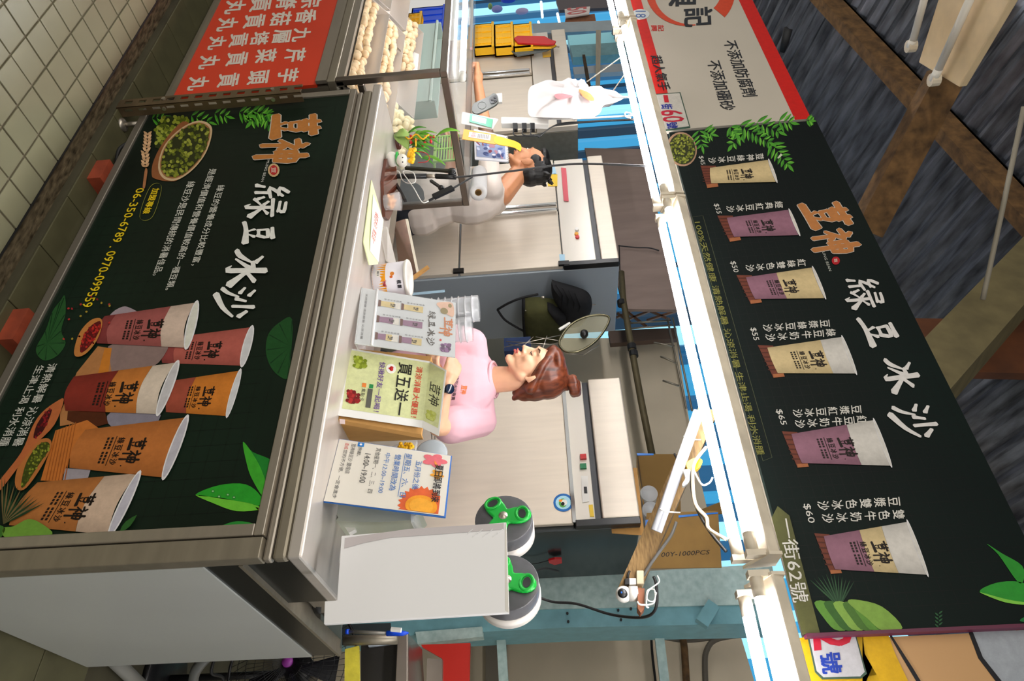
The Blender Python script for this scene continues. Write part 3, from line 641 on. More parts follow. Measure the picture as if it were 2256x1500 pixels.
A.poly([cc(975, 370), cc(990, 385), cc(955, 415), cc(945, 410)], '#c9d0b8', 5)
fern(A, [(cc(1190, 95), cc(1240, 100))], GL, 2, 3, 14)
for k in range(6):
    A.poly(smooth([cd_(270+k*60, 1235+k*2), cd_(340+k*60, 1225+k*3), cd_(430+k*58, 1300+k*8), cd_(480+k*56, 1400), cd_(400+k*56, 1405), cd_(330+k*58, 1330)], 3), ['#5a8a34', '#355f26', '#7fa548', '#486f2c'][k % 4], 2+.2*k)
A.poly(smooth([cd_(485, 1235), cd_(530, 1215), cd_(700, 1260), cd_(830, 1395), cd_(700, 1410), cd_(600, 1330)], 4), '#7da245', 4)
for k in range(12): A.leaf(cd_(430, 1260), cd_(240+k*26, 1040+abs(k-5)*9), 1.8, '#22402a' if k % 2 else '#2c5032', 1.5+.05*k)
A.poly(smooth([cd_(1365, 860), cd_(1440, 930), cd_(1560, 1100), cd_(1600, 1090), cd_(1590, 1000), cd_(1460, 920)], 4), '#2c8a2e', 3)
A.poly(smooth([cd_(1320, 1168), cd_(1420, 1110), cd_(1560, 1100), cd_(1640, 1140), cd_(1660, 1240), cd_(1500, 1215)], 4), '#2d8f30', 3)
A.poly(smooth([cd_(1320, 1168), cd_(1500, 1215), cd_(1660, 1240), cd_(1640, 1250), cd_(1480, 1232)], 4), '#7cc048', 3.5)
A.poly(smooth([cd_(1575, 1350), cd_(1610, 1325), cd_(1660, 1340), cd_(1640, 1360)], 4), '#1d6a34', 3)
for k in range(8): A.leaf(cd_(1060, 1390-k*12), cd_(1035+(k % 2)*50, 1370-k*12), 2, '#2a5535', 3)
A.build('printed_leaves', printmat(), mb)

lsign, lb = signboard('hanging_sign', 'white hanging sign with red borders and black handwritten lettering, left of the menu sign', -4.6, -2.425, 2.165, 2.765, mat('sign_white', '#bdb5a8', .5, 0, .03, 3))
A = px_art(SB); RD = '#c81e18'
for z0, z1 in ((2.165, 2.225), (2.70, 2.765)):
    A.add([(-4.6, SB-.0004, z0), (-2.425, SB-.0004, z0), (-2.425, SB-.0004, z1), (-4.6, SB-.0004, z1)], [(0, 1, 2, 3)], lin(RD))
def arc(A, c, rx, ry, a0, a1, w0, w1, col, L, n=24):
    P = [(a0+(a1-a0)*k/n, w0+(w1-w0)*k/n) for k in range(n+1)]
    for (t, wa), (t2, wb) in zip(P, P[1:]):
        A.poly([(c[0]+(rx+wa)*math.cos(t), c[1]+(ry+wa)*math.sin(t)), (c[0]+(rx+wb)*math.cos(t2), c[1]+(ry+wb)*math.sin(t2)), (c[0]+(rx-wb)*math.cos(t2), c[1]+(ry-wb)*math.sin(t2)), (c[0]+(rx-wa)*math.cos(t), c[1]+(ry-wa)*math.sin(t))], col, L)
arc(A, (1520, -18), 88, 74, R(215), R(82), 13, 1, '#cc4322', 3)
arc(A, (1520, -18), 84, 72, R(40), R(-40), 16, 14, '#cc4322', 3)
A.build('printed_border', printmat(), lb)
A = px_art(SB); BK = '#1c2028'
A.text('興', quad((1474, -32), (1474, 14), (1534, 12), (1534, -34)), BK, 4, .05)
A.text('記', quad((1508, 20), (1508, 60), (1570, 56), (1568, 16)), BK, 4, .04)
A.line('不添加防腐劑', (1592, 91), (1637, 214), 30, BK, 4, .01, 33); A.line('不添加硼砂', (1556, 135), (1589, 244), 30, BK, 4, .01, 33)
A.line('超人氣手', (1433, 124), (1452, 200), 24, BK, 6, .02, 26)
for k, ch in enumerate('興記'): A.text(ch, quad((1434+k*15, 56), (1435+k*15, 69), (1448+k*15, 69), (1447+k*15, 56)), RD, 4, .03)
A.build('lettering', printmat(), lb)
pl = tag(slabY(SB-.004, [(1441, 207), (1499, 203), (1521, 280), (1461, 288)], .004).build('number_plate', mat('plate_border', '#2c4a3a', .5)), 'small white number plate on the left sign with red and blue figures', 'plate')
A = px_art(SB-.004)
A.poly([(1443, 209), (1497, 205), (1518, 278), (1463, 286)], '#c6c2ba', 1)
A.poly([(1461, 210), (1471, 210), (1474, 226), (1464, 226)], '#c01a2c', 2)
A.text('街', quad((1456, 230), (1458, 241), (1482, 240), (1480, 229)), '#1c2c8c', 2, .05)
A.text('60', quad((1454, 244), (1461, 270), (1508, 268), (1501, 242)), '#b81a34', 2, .04)
A.text('號', quad((1468, 271), (1471, 284), (1494, 282), (1491, 269)), '#1c2c8c', 2, .05)
A.build('lettering', printmat(), pl)
st = Art(lambda p: py(SB-.004, *p), (0, -1, 0))
stk = tag(slabY(SB-.004, [(1411+20*math.cos(k*.4), 31+11*math.sin(k*.4)) for k in range(16)], .003).build('oval_sticker', mat('sticker_white', '#cfd4d4', .4)), 'oval white number sticker on the lower red border of the left sign', 'sticker')
st.text('18', quad((1400, 24), (1400, 39), (1423, 39), (1423, 24)), '#4a6aa8', 1); st.build('lettering', printmat(), stk)

rsign, rb = signboard('side_sign', 'yellow and beige hanging sign at the right, beyond the menu sign', -.43, .9, 2.15, 2.78, mat('beige_print', '#b98f5e', .5), SB+.02)
SR = SB+.02; A = px_art(SR)
A.poly([(1745, 1406), (1900, 1396), (1905, 1440), (1950, 1520), (1770, 1520)], '#c9a010', 1)
A.poly([(1900, 1396), (1955, 1393), (1972, 1440), (2010, 1520), (1900, 1520)], '#d0a416', 1)
A.poly([(2140, 1390), (2256, 1382), (2400, 1375), (2400, 1520), (2215, 1520), (2160, 1450)], '#9aa0a8', 1)
A.poly([(1955, 1393), (1960, 1393), (2010, 1470), (2040, 1520), (2030, 1520), (2000, 1470)], '#1c1c20', 2); A.poly([(2133, 1391), (2142, 1390), (2165, 1448), (2222, 1520), (2208, 1520), (2155, 1450)], '#1c1c20', 2)
A.poly([(1900, 1388), (2256, 1378), (2256, 1388), (1900, 1400)], '#3a2a22', 2)
for k in range(16): A.ell((1900+k*24, 1394-k*.7), 13, 4.5, '#8a4c26', 2.5+.01*k, .15, 10)
A.build('printed_design', printmat(), rb)
pl = tag(slabY(SR-.004, [(1780, 1403), (1885, 1395), (1910, 1484), (1898, 1494), (1812, 1496), (1796, 1480)], .004).build('number_plate', mat('plate_border')), 'white number plate with a big red figure at the foot of the right sign', 'plate')
A = px_art(SR-.004)
A.poly([(1783, 1405), (1883, 1397), (1905, 1480), (1895, 1490), (1814, 1492), (1799, 1478)], '#b9b8bc', 1)
A.text('2', quad((1792, 1386), (1796, 1432), (1877, 1424), (1872, 1382)), '#b81a34', 2, .06); A.text('號', quad((1806, 1440), (1812, 1484), (1856, 1482), (1850, 1436)), '#1c3a9c', 2, .05)
A.build('lettering', printmat(), pl)

# ------------------------------------------------------------------ tube lights
TIN = WHITEOLD
def fixture(x0, x1, y, z, lab, group, lit=True, cut=.04, M=None, tw=True):
    t = thing('tube_light', lab, 'light', ((x0+x1)/2, y, z), group)
    tr = (lambda p: p) if M is None else (lambda p: tuple(M @ Vector(p)))
    b = MB(); b.hexa([tr(p) for p in ((x0, y-.035, z+.0), (x1, y-.035, z+.0), (x1, y+.045, z-.02), (x0, y+.045, z-.02), (x0, y-.02, z+.03), (x1, y-.02, z+.03), (x1, y+.045, z+.03), (x0, y+.045, z+.03))]); b.build('housing', TIN, t, bevel=.004)
    for i, (dy, dz, sh) in enumerate(((-.012, -.032, .03), (.052, -.052, .07))):
        a = x0+.03+sh*.6; e = x1-.05-sh*.3
        MB().tube([tr((a, y+dy, z+dz)), tr((e, y+dy, z+dz))], .0145, 14).build('tube', TUBE if lit else TUBEOFF, t, True)
        for xx, s_ in ((a, -1), (e, 1)):
            MB().tube([tr((xx, y+dy, z+dz)), tr((xx+s_*.045, y+dy, z+dz))], .0155, 12).build('end_cap', WHITEOLD, t, True)
            MB().hexa([tr(p) for p in ((xx+s_*.045, y+dy-.014, z+dz-.018), (xx+s_*.06, y+dy-.014, z+dz-.018), (xx+s_*.06, y+dy+.014, z+dz-.018), (xx+s_*.045, y+dy+.014, z+dz-.018), (xx+s_*.045, y+dy-.012, z), (xx+s_*.06, y+dy-.012, z), (xx+s_*.06, y+dy+.012, z), (xx+s_*.045, y+dy+.012, z))]).build('lamp_holder', WHITEOLD, t)
    for xx in (x0, x1):
        MB().hexa([tr(p) for p in ((xx-.004, y-.035, z-.0), (xx+.004, y-.035, z-.0), (xx+.004, y+.06, z-.045), (xx-.004, y+.06, z-.045), (xx-.004, y-.03, z+.032), (xx+.004, y-.03, z+.032), (xx+.004, y+.05, z+.032), (xx-.004, y+.05, z+.032))]).build('end_plate', TIN, t)
    return t
FG = 'lit twin tube lights hung in a row under the signs'
fixture(-4.45, -3.215, 1.69, 2.118, 'lit twin tube light at the far left end, under the white sign', FG)
fixture(-3.19, -1.93, 1.69, 2.12, 'lit twin tube light below the number plate, ending over the first cup', FG)
fixture(-1.90, -.60, 1.68, 2.118, 'lit twin tube light in the middle under the menu sign', FG)
fixture(-.545, .7, 1.66, 2.105, 'lit twin tube light at the right end under the side sign', FG)
# unlit lamp below the roof, running towards the camera
t = thing('roof_lamp', 'unlit aged white twin tube light hanging up under the corrugated roof', 'light', (-2.6, 1.5, 3.2))
def rl(pts, dz, Z=3.2): return MB().prism([pz(Z, *p) for p in pts], (0, 0, dz))
rl([(2023, 138), (2112, 192), (2260, -60), (2085, -60)], .03).build('housing', mat('yellowed_enamel', '#e2c9a0', .55, 0, .12, 8, None, .02), t, bevel=.005)
for a, b, e in (((2012, 88), (2052, -60), (2005, 102)), ((2068, 152), (2150, -30), (2056, 176))):
    Z = 3.165
    MB().tube([pz(Z, *a), pz(Z, *b)], .0145, 12).build('tube', TUBEOFF, t, True); MB().tube([pz(Z, *e), pz(Z, *a)], .016, 12).build('end_cap', WHITEP, t, True)
    MB().lathe(pz(Z, *e), [(.024, -.012), (.024, .02)], 12).build('lamp_holder', WHITEOLD, t)
tag(MB().tube([pz(3.5, 1738, 62), pz(3.5, 1728, 112)], .035, 12).build('roof_spotlight', BLACKR, None, True), 'dark round fitting fixed beneath the roof sheet', 'light')
# ------------------------------------------------------------------ refrigerators behind the stall
def zz(Y, x, y): return py(Y, x, y).z
def fridge(lab, x0, x1, y0, y1, doors, zc, zr, zt, side=STEELB, handles=(), trim=BLACK):
    t = thing('refrigerator', lab, 'refrigerator', ((x0+x1)/2, (y0+y1)/2, 0))
    MB().box((x0, y0+.03, .08), (x1, y1, zt)).build('body', side, t, bevel=.004)
    for (a, b, c, d) in doors: MB().box((a, y0, c), (b, y0+.028, d)).build('door', STEELF, t, bevel=.004)
    MB().box((x0+.01, y0+.004, zc), (x1-.03, y0+.028, zr)).build('control_panel', mat('panel_white_steel', '#dfd8cc', .35, .2), t, bevel=.003)
    MB().box((x0+.01, y0+.02, zr), (x1-.01, y0+.029, zr+.03)).build('vent_slot', mat('dark_grey_trim', '#45464a', .4), t)
    MB().box((x0+.01, y0-.01, zr+.03), (x1-.03, y0+.028, zt)).build('top_panel', STEELF, t, bevel=.006)
    MB().box((x1-.03, y0-.012, zc), (x1+.001, y0+.028, zt)).build('end_trim', trim, t, bevel=.003)
    for (a, c, d) in handles: MB().box((a, y0-.028, c), (a+.022, y0-.012, d)).build('handle', mat('chrome', '#d5d6d6', .15, 1.), t, bevel=.004)
    for xx in (x0+.04, x1-.04): MB().lathe((xx, y0+.1, -.006), [(.02, 0), (.02, .09)], 10).build('foot', BLACKR, t)
    return t
c = zz(2.8, 1240, 560); r_ = zz(2.8, 1312, 560); tt = 2.06; hs = zz(2.8, 1012, 560)
FL = fridge('tall beige steel fridge with four doors behind the man', -3.67, -2.70, 2.8, 3.41,
    [(-3.665, -3.20, hs+.006, c-.006), (-3.17, -2.71, hs+.006, c-.006), (-3.665, -3.20, .12, hs-.006), (-3.17, -2.71, .12, hs-.006)], c, r_, tt,
    handles=((-3.222, 1.35, c-.01), (-3.172, 1.35, c-.01)))
MB().box((-3.20, 2.815, .12), (-3.17, 2.83, c)).build('door_gap', BLACKR, FL)
for zq in (hs, c): MB().box((-2.735, 2.785, zq-.03), (-2.705, 2.80, zq+.03)).build('hinge', BLACK, FL)
for (x, y, mt_) in ((1271, 507, WHITEP), (1270, 517, mat('amber', '#e09a1a', .4)), (1272, 524, REDP)):
    MB().lathe(py(2.805, x, y), [(.012, -.012), (.012, 0)], 12, 1).build('control_knob', mt_, FL)
tag(slabY(2.796, [(1236, 369), (1247, 370), (1253, 443), (1242, 442)], .002).build('red_notice_strip', mat('pinkish_red_paper', '#d8606a', .6)), 'narrow red and white notice strip on the fridge above the man', 'notice')
tag(slabY(2.797, [(1206, 384), (1228, 384), (1228, 410), (1207, 410)], .002).build('sticky_note', mat('yellow_paper', '#ecc63a', .6)), 'yellow sticky note on the fridge door behind the man', 'note')
tag(slabY(2.797, [(1205, 376), (1222, 366), (1226, 382), (1212, 384)], .0015).build('blue_sticker', mat('pale_blue_paper', '#a8cfe6', .5)), 'pale blue sticker above the yellow sticky note', 'sticker')
tag(slabY(2.797, [(1232, 560), (1244, 560), (1245, 583), (1234, 583)], .0015).build('energy_label', mat('pale_blue_paper')), 'small pale blue label in the corner of the tall fridge door', 'label')
c = zz(2.8, 1267, 1140); r_ = zz(2.8, 1312, 1140); tt = 1.97
FRr = fridge('beige steel fridge on the right behind the woman', -1.93, -1.17, 2.8, 3.41, [(-1.91, -1.19, .12, c-.008)], c, r_, tt, side=DARKST)
MB().box((-1.93, 2.79, c-.012), (-1.19, 2.80, c+.004)).build('door_trim', mat('chrome'), FRr)
for y, mt_ in ((1007, REDP), (1028, mat('green_switch', '#0d7a4a', .4))): p = py(2.80, 1285, y); MB().box((p.x-.012, 2.79, p.z-.014), (p.x+.012, 2.81, p.z+.014)).build('switch', mt_, FRr)
slabY(2.80, [(1280, 1048), (1295, 1048), (1298, 1105), (1283, 1107)], .004).build('thermostat_plate', WHITEP, FRr)
slabY(2.797, [(1286, 1072), (1293, 1072), (1294, 1086), (1287, 1086)], .004).build('display', BLACK, FRr)
slabY(2.80, [(1297, 1112), (1306, 1111), (1309, 1138), (1300, 1138)], .003).build('warning_label', mat('yellow_paper'), FRr)
mk = thing('round_sticker', 'round blue and white sticker on the right fridge door', 'sticker', tuple(py(2.797, 1241, 1107)))
A = px_art(2.798, auto=('printed_picture', mk)); A.ell((1241, 1107), 22, 20, '#2a6ab0', 0, 0, 24); A.ell((1241, 1107), 17, 15, '#a8d8e8', 1, 0, 20); A.ell((1240, 1108), 9, 10, '#5aa04a', 2); A.ell((1243, 1107), 7, 7, '#e6e6e0', 3); A.ell((1240, 1110), 4, 4, '#1c1c1c', 4); A.ell((1235, 1103), 4, 3, '#e88a2a', 4); A.done()
c = zz(2.8, 1180, 250); r_ = zz(2.8, 1225, 250); tt = 1.935
FLL = fridge('wide steel fridge at the left behind the glass case', -5.3, -4.0, 2.8, 3.5, [(-5.28, -4.72, .12, c-.006), (-4.67, -4.02, .12, c-.006)], c, r_, tt, side=STEELD, handles=((-4.735, 1.2, c-.02), (-4.69, 1.2, c-.02)), trim=STEELF)
tag(slabY(2.796, [(1194, 108), (1213, 106), (1214, 124), (1196, 126)], .002).build('yellow_tag', YELP), 'yellow price tag hanging below the chopping boards', 'tag')

# chopping boards hung on the left fridge
for i, (pts, mt_, lab) in enumerate((([(1112, 100), (1140, 122), (1205, 110), (1226, 100), (1205, 96), (1120, 92)], mat('grey_board', '#5d6462', .5), 'dark grey chopping board hanging behind the yellow one'),
        ([(1126, 86), (1130, 96), (1150, 105), (1215, 104), (1226, 98), (1130, 88)], YELP, 'yellow chopping board hanging between the red and the grey one'),
        ([(1132, 84), (1140, 94), (1205, 97), (1222, 96), (1225, 90), (1212, 86), (1200, 79), (1140, 78)], REDP, 'red chopping board hanging in front of the yellow one'))):
    b = slabY(2.74-.03*i, pts, .014).build('chopping_board', mt_, bevel=.003); tag(b, lab, 'chopping board')
tag(MB().tube([py(2.76, 1212, 100), py(2.76, 1232, 103)], .006, 6).build('hook', STEELD), 'steel hook holding the chopping boards', 'hook')

# crates
def crate(Y, pts, dep, mt, lab, grp, name='plastic_crate'):
    p = [py(Y, *q) for q in pts]; x0 = min(q.x for q in p); x1 = max(q.x for q in p); z0 = min(q.z for q in p); z1 = max(q.z for q in p)
    t = thing(name, lab, 'crate', ((x0+x1)/2, Y+dep/2, z0), grp)
    b = MB(); b.box((x0, Y, z0), (x1, Y+dep, z0+.01)); b.box((x0, Y, z0), (x1, Y+.01, z1)); b.box((x0, Y+dep-.01, z0), (x1, Y+dep, z1)); b.box((x0, Y, z0), (x0+.01, Y+dep, z1)); b.box((x1-.01, Y, z0), (x1, Y+dep, z1))
    b.build('shell', mt, t)
    MB().box((x0-.008, Y-.008, z1-.02), (x1+.008, Y+.012, z1)).build('rim', mt, t, bevel=.003)
    for k in range(4):
        xx = x0+(x1-x0)*(k+.5)/4; MB().box((xx-.006, Y-.006, z0+.015), (xx+.006, Y, z1-.02)).build('rib', mt, t)
    for k in range(2): MB().box((x0+.03, Y-.004, z0+.03+k*.03), (x1-.03, Y, z0+.036+k*.03)).build('rib', mt, t)
    return t
crate(2.62, [(908, 18), (978, 18), (978, 62), (908, 62)], .15, BLUEP, 'blue plastic crate with white specks, left of its twin', 'blue crates behind the glass case')
crate(2.62, [(909, 66), (976, 66), (976, 114), (909, 114)], .15, BLUEP, 'blue plastic crate, the right one of the pair', 'blue crates behind the glass case')
crate(2.50, [(899, 30), (926, 27), (926, 64), (899, 64)], .06, YELP, 'small orange-yellow basket in front of the blue crates', None)
crate(2.40, [(898, 72), (910, 72), (912, 114), (900, 114)], .05, YELP, 'narrow orange-yellow basket edge low in front of the right blue crate', None)
for i, (a, b, lab) in enumerate(((1044, 1088, 'yellow crate at the bottom of the stack of three'), (1089, 1130, 'yellow crate in the middle of the stack of three'), (1131, 1171, 'yellow crate on top of the stack of three'))):
    crate(2.70, [(a, 54), (b, 50), (b, 100), (a, 104)], .08, YELP, lab, 'yellow crates')
# blurred stock hanging in the hall behind
for i, (x, y, a, b, h, nm, lab) in enumerate(((1095, 20, 22, 18, '#7f86c8', 'hanging_bag', 'lilac plastic bag hanging in the blue-lit hall behind'), (1150, 25, 25, 14, '#a9a3d0', 'hanging_bag', 'pale violet plastic bag hanging right of the lilac one'), (1080, 14, 9, 10, '#7da05a', 'hanging_bag', 'small yellow-green packet hanging in the hall behind'), (1120, 0, 30, 9, '#2a46c8', 'hanging_bag', 'deep blue plastic bag at the left edge of the picture'))):
    p = py(5.2, x, y); tag(MB().ball(p, (b*.0040, .05, a*.0040), None, 12, 8).build(nm, mat('bag_%d' % i, h, .4), None, True), lab, 'bag')
tag(slabY(5.3, [(1244, 20), (1300, 14), (1298, 30), (1246, 38)], .02).build('price_board', mat('board_cream', '#cfc4c0', .6)), 'cream board with a faded red number in the hall behind', 'sign')
A = px_art(5.3); A.text('50', quad((1250, 18), (1250, 34), (1292, 28), (1292, 14)), '#b85a5a', 4, .04); A.build('lettering', printmat(), bpy.data.objects['price_board'])
tag(slabY(5.35, [(1244, 52), (1313, 46), (1310, 30), (1246, 40)], .02).build('rusty_sheet', mat('rust_sheet', '#7a4a2c', .8, 0, .25, 14)), 'rust-brown sheet below the cream number board', 'sheet')
tag(slabY(5.5, [(1225, 0), (1390, -10), (1392, 14), (1232, 22)], .05).build('trim_3', mat('hall_frame', '#4a4246', .6)), kind='structure')
TB = mat('distant_tube', '#ffffff', emit='#f2fbff', es=4)
for i, (a, b, lab) in enumerate((((1192, 4), (1195, 38), 'lit tube light far behind in the blue hall, upper left'), ((1228, 30), (1233, 52), 'lit tube light far behind beside the cream board'), ((1186, 48), (1189, 56), 'short lit tube light far behind above the yellow crates'))):
    tag(MB().tube([py(5.8, *a), py(5.8, *b)], .02, 8).build('hall_tube_light', TB, None, True), lab, 'light')

# ------------------------------------------------------------------ neighbouring meatball counter with glass case
nc = thing('food_counter', 'steel neighbouring counter with a red printed front listing meatball flavours', 'counter', (-3.6, 1.8, 0))
X1 = -2.575
MB().box((-5.2, 1.49, .80), (X1, 2.205, .835)).build('worktop', STEELD, nc, bevel=.004)
MB().box((-5.2, 1.485, .755), (X1, 1.50, .80)).build('front_rail', STEEL, nc)
MB().box((-5.2, 1.50, .835), (X1, 1.52, .865)).build('front_lip', STEEL, nc)
z0 = .15
rp = MB().box((-5.2, 1.50, z0), (X1, 1.515, .755)).build('printed_panel', mat('red_print', '#cf3a1c', .45, 0, .08, 2), nc)
MB().box((-5.2, 1.515, .1), (X1, 2.2, .80)).build('body', STEELD, nc)
MB().box((-5.2, 1.497, z0-.02), (X1, 1.512, z0+.004)).build('lower_edge', STEELD, nc)
A = px_art(1.50, auto=('lettering', rp)); WR = '#d8cfc4'; ct = lambda x, y: (380+x/5.768, y/5.768)
for t, ps in (('宗脊貢丸', ((1770, 10), (1450, 40), (1120, 60), (800, 90))), ('香菇貢丸', ((1700, 210), (1380, 240), (1040, 270), (700, 310))), ('九層塔貢丸', ((1640, 440), (1390, 460), (1110, 490), (840, 510), (570, 545))),
              ('芹菜貢丸', ((1560, 700), (1190, 710), (820, 750), (470, 790))), ('芋頭貢丸', ((1470, 960), (1090, 985), (710, 1020), (330, 1060)))):
    for ch, p in zip(t, ps):
        cxx, cyy = ct(*p); h = 23 if len(t) < 5 else 20; w = 14.5
        A.text(ch, quad((cxx-h+4, cyy-w+2), (cxx-h-2, cyy+w+2), (cxx+h-4, cyy+w-2), (cxx+h+2, cyy-w-2)), WR, 2, .045)
    A.done()
# slotted angle between the stalls
an = thing('slotted_angle', 'rusty slotted steel angle standing between the two counters', 'angle bar', (-2.45, 1.46, .1))
p0 = py(1.47, 262, 238); p1 = py(1.47, 655, 192); AX = -2.428
b = MB(); zb, ztp = -.005, .735; n = 13; sl = (ztp-zb)/n
b.box((AX-.002, 1.44, zb), (AX+.002, 1.450, ztp)); b.box((AX-.002, 1.462, zb), (AX+.002, 1.482, ztp))
for k in range(n): b.box((AX-.002, 1.450, zb+k*sl), (AX+.002, 1.462, zb+k*sl+sl*.42))
b2 = MB(); b2.box((AX-.05, 1.438, zb), (AX-.036, 1.442, ztp)); b2.box((AX-.018, 1.438, zb), (AX+.002, 1.442, ztp))
for k in range(n): b2.box((AX-.036, 1.438, zb+k*sl), (AX-.018, 1.442, zb+k*sl+sl*.45))
ANG = mat('angle_steel', '#6b5a42', .55, .5, .25, 12)
b.build('side_flange', ANG, an); b2.build('front_flange', ANG, an)
for zq in (.18, .62): MB().lathe((AX-.028, 1.436, zq), [(.008, -.004), (.008, .004)], 8, 1).build('bolt', STEEL, an); MB().lathe((AX+.004, 1.46, zq), [(.008, -.004), (.008, .004)], 8, 0).build('bolt', STEEL, an)

# glass display case standing on the neighbouring counter
gc = thing('display_case', 'steel-framed glass display case over trays of meatballs', 'display case', (-3.6, 1.85, .8))
zt_, w_ = 1.295, .028
FRM = mat('case_steel', '#857a70', .28, .85, .2, 5)
for nm, a, b in (('post', (X1-w_, 1.49, .835), (X1, 1.49+w_, zt_-.03)), ('post', (X1-w_, 2.17, .95), (X1, 2.17+w_, zt_-.03)), ('top_rail', (-5.2, 1.49, zt_-.03), (X1, 1.49+w_, zt_)),
                 ('top_rail', (X1-w_, 1.49+w_, zt_-.03), (X1, 2.2, zt_)), ('bottom_rail', (X1-w_, 1.52, .92), (X1, 2.17, .945)), ('top_rail', (-5.2, 2.17, zt_-.03), (X1-w_, 2.2, zt_))):
    MB().box(a, b).build(nm, FRM, gc, bevel=.003)
MB().box((X1-.014, 1.52, .945), (X1-.009, 2.17, zt_-.03)).build('side_pane', GLASS, gc)
MB().box((-5.2, 1.50, 1.30), (X1-.45, 1.506, 1.395)).build('upper_pane', GLASS, gc)
MB().box((-5.2, 1.497, 1.385), (X1-.18, 1.509, 1.395)).build('upper_edge', mat('chrome'), gc)
MB().box((-5.2, 1.55, zt_+.004), (X1-.03, 2.2, zt_+.009)).build('top_pane', GLASS, gc)
MB().tube([(-5.1, 1.60, 1.34), (X1-.16, 1.60, 1.34)], .013, 12).build('lamp_tube', TUBE, gc, True)
for xx in (X1-.16, ): MB().tube([(xx, 1.60, 1.34), (xx+.05, 1.60, 1.34)], .015, 10).build('lamp_cap', WHITEP, gc, True)
# trays and meatballs
TR = mat('tray_steel', '#d0c8c0', .35, .45)
MEAT = mat('pale_meatball', '#e3bf92', .55, 0, .12, 18, None, .1, col2='#eed9b4'); MEAT2 = mat('cream_meatball', '#ecd9a6', .55, 0, .12, 18, None, .1, col2='#f5ecc8')
mesh0 = {}
def tray(x0, x1, y0, y1, z, lab, mlab, mt, nball):
    t = thing('steel_tray', lab, 'tray', ((x0+x1)/2, (y0+y1)/2, z), 'steel trays in the display case')
    b = MB(); b.box((x0, y0, z), (x1, y1, z+.004)); b.box((x0, y0, z), (x1, y0+.003, z+.02)); b.box((x0, y1-.003, z), (x1, y1, z+.11))
    for xx in (x0, x1-.003): b.prism([(xx, y0, z), (xx, y1, z), (xx, y1, z+.11), (xx, y0, z+.02)], (.003, 0, 0))
    b.build('pan', TR, t)
    MB().box((x0-.006, y0-.008, z+.018), (x1+.006, y0+.004, z+.024)).build('rim', mat('chrome'), t)
    k = 0; rn = random.Random(int(x0*-100)); nx = int((x1-x0-.03)/.031); ny = max(1, int((y1-y0-.02)/.031)); first = mesh0.get(mt.name)
    for ly in range(3):
        for i in range(nx):
            for j in range(ny):
                if k >= nball: return
                p = (x0+.02+i*(x1-x0-.04)/max(1, nx-1)+rn.uniform(-.011, .011)+.006*ly, y0+.02+j*.031+rn.uniform(-.010, .010), z+.020+ly*.020+j*.021+rn.uniform(-.002, .012))
                if first is None:
                    b = MB().ball((0, 0, 0), (.0185, .017, .0165), None, 10, 7).build('meatball', mt, None, True); first = b.data; mesh0[mt.name] = first
                else:
                    b = bpy.data.objects.new('meatball', first); COL.objects.link(b)
                b.location = p; b.rotation_euler = (rn.random(), rn.random(), rn.random()*6); b.scale = [rn.uniform(.9, 1.35) for _ in range(3)]; tag(b, mlab, 'meatball', mlab+'s'); k += 1
tray(-3.42, -2.62, 1.545, 1.65, .842, 'steel tray of pale meatballs, nearest the front lip of the case', 'pale meatball in the front tray', MEAT, 48)
tray(-4.3, -3.46, 1.545, 1.65, .842, 'steel tray of pale meatballs at the left front of the case', 'pale meatball in the left front tray', MEAT, 36)
tray(-3.55, -2.62, 1.70, 1.83, .875, 'steel tray of pale meatballs in the second row', 'pale meatball in the second row tray', MEAT, 75)
tray(-4.5, -3.59, 1.70, 1.83, .875, 'steel tray of pale meatballs at the left of the second row', 'pale meatball in the left second row tray', MEAT, 40)
tray(-3.9, -3.05, 1.88, 2.01, .92, 'steel tray of pale meatballs in the third row', 'pale meatball in the third row tray', MEAT, 45)
tray(-2.98, -2.60, 1.86, 2.03, .92, 'steel tray of cream-coloured meatballs behind the glass side', 'cream meatball behind the glass side pane', MEAT2, 55)
gb = thing('food_box', 'open grey-green plastic box leaning at the back of the meatball trays', 'box', (-3.6, 2.1, .93))
GG = mat('grey_green_plastic', '#9aaba2', .35, 0, .04, 4)
p = [py(2.06, 868, 70), py(2.06, 862, 150), py(2.06, 878, 234)]
b = MB(); x0, x1 = py(2.06, 870, 65).x, py(2.06, 870, 236).x
b.box((x0, 2.04, .96), (x1, 2.048, 1.10)); b.box((x0, 2.14, .94), (x1, 2.148, 1.12)); b.box((x0, 2.04, .96), (x0+.008, 2.148, 1.12)); b.box((x1-.008, 2.04, .94), (x1, 2.148, 1.12)); b.box((x0, 2.04, .96), (x1, 2.148, .948)); b.build('shell', GG, gb, bevel=.004)
MB().box((x0-.01, 2.028, 1.09), (x1+.01, 2.042, 1.105)).build('rim', GG, gb, bevel=.003)
tg = thing('serving_tongs', 'steel serving tongs resting across the meatball trays', 'tongs', tuple(py(1.75, 820, 100)))
for d in (0, .012): bar(py(1.72+d, 790, 40), py(1.80+d, 882, 112), .012, .004, mat('chrome'), 'arm', tg)
tg = thing('serving_scoop', 'steel scoop lying in the second meatball tray', 'scoop', tuple(py(1.7, 800, 180)))
MB().ball(py(1.68, 800, 168), (.03, .02, .02), None, 12, 8).build('bowl', mat('chrome'), tg, True); bar(py(1.66, 802, 160), py(1.72, 775, 118), .012, .004, mat('chrome'), 'handle', tg)
for i, (x, y, lab) in enumerate(((776, 78, 'small steel clip on the front edge of the first tray'), )): tag(slabY(1.535, [(x-4, y-6), (x+8, y-6), (x+8, y+4), (x-4, y+4)], .01).build('tray_clip', STEEL), lab, 'clip')
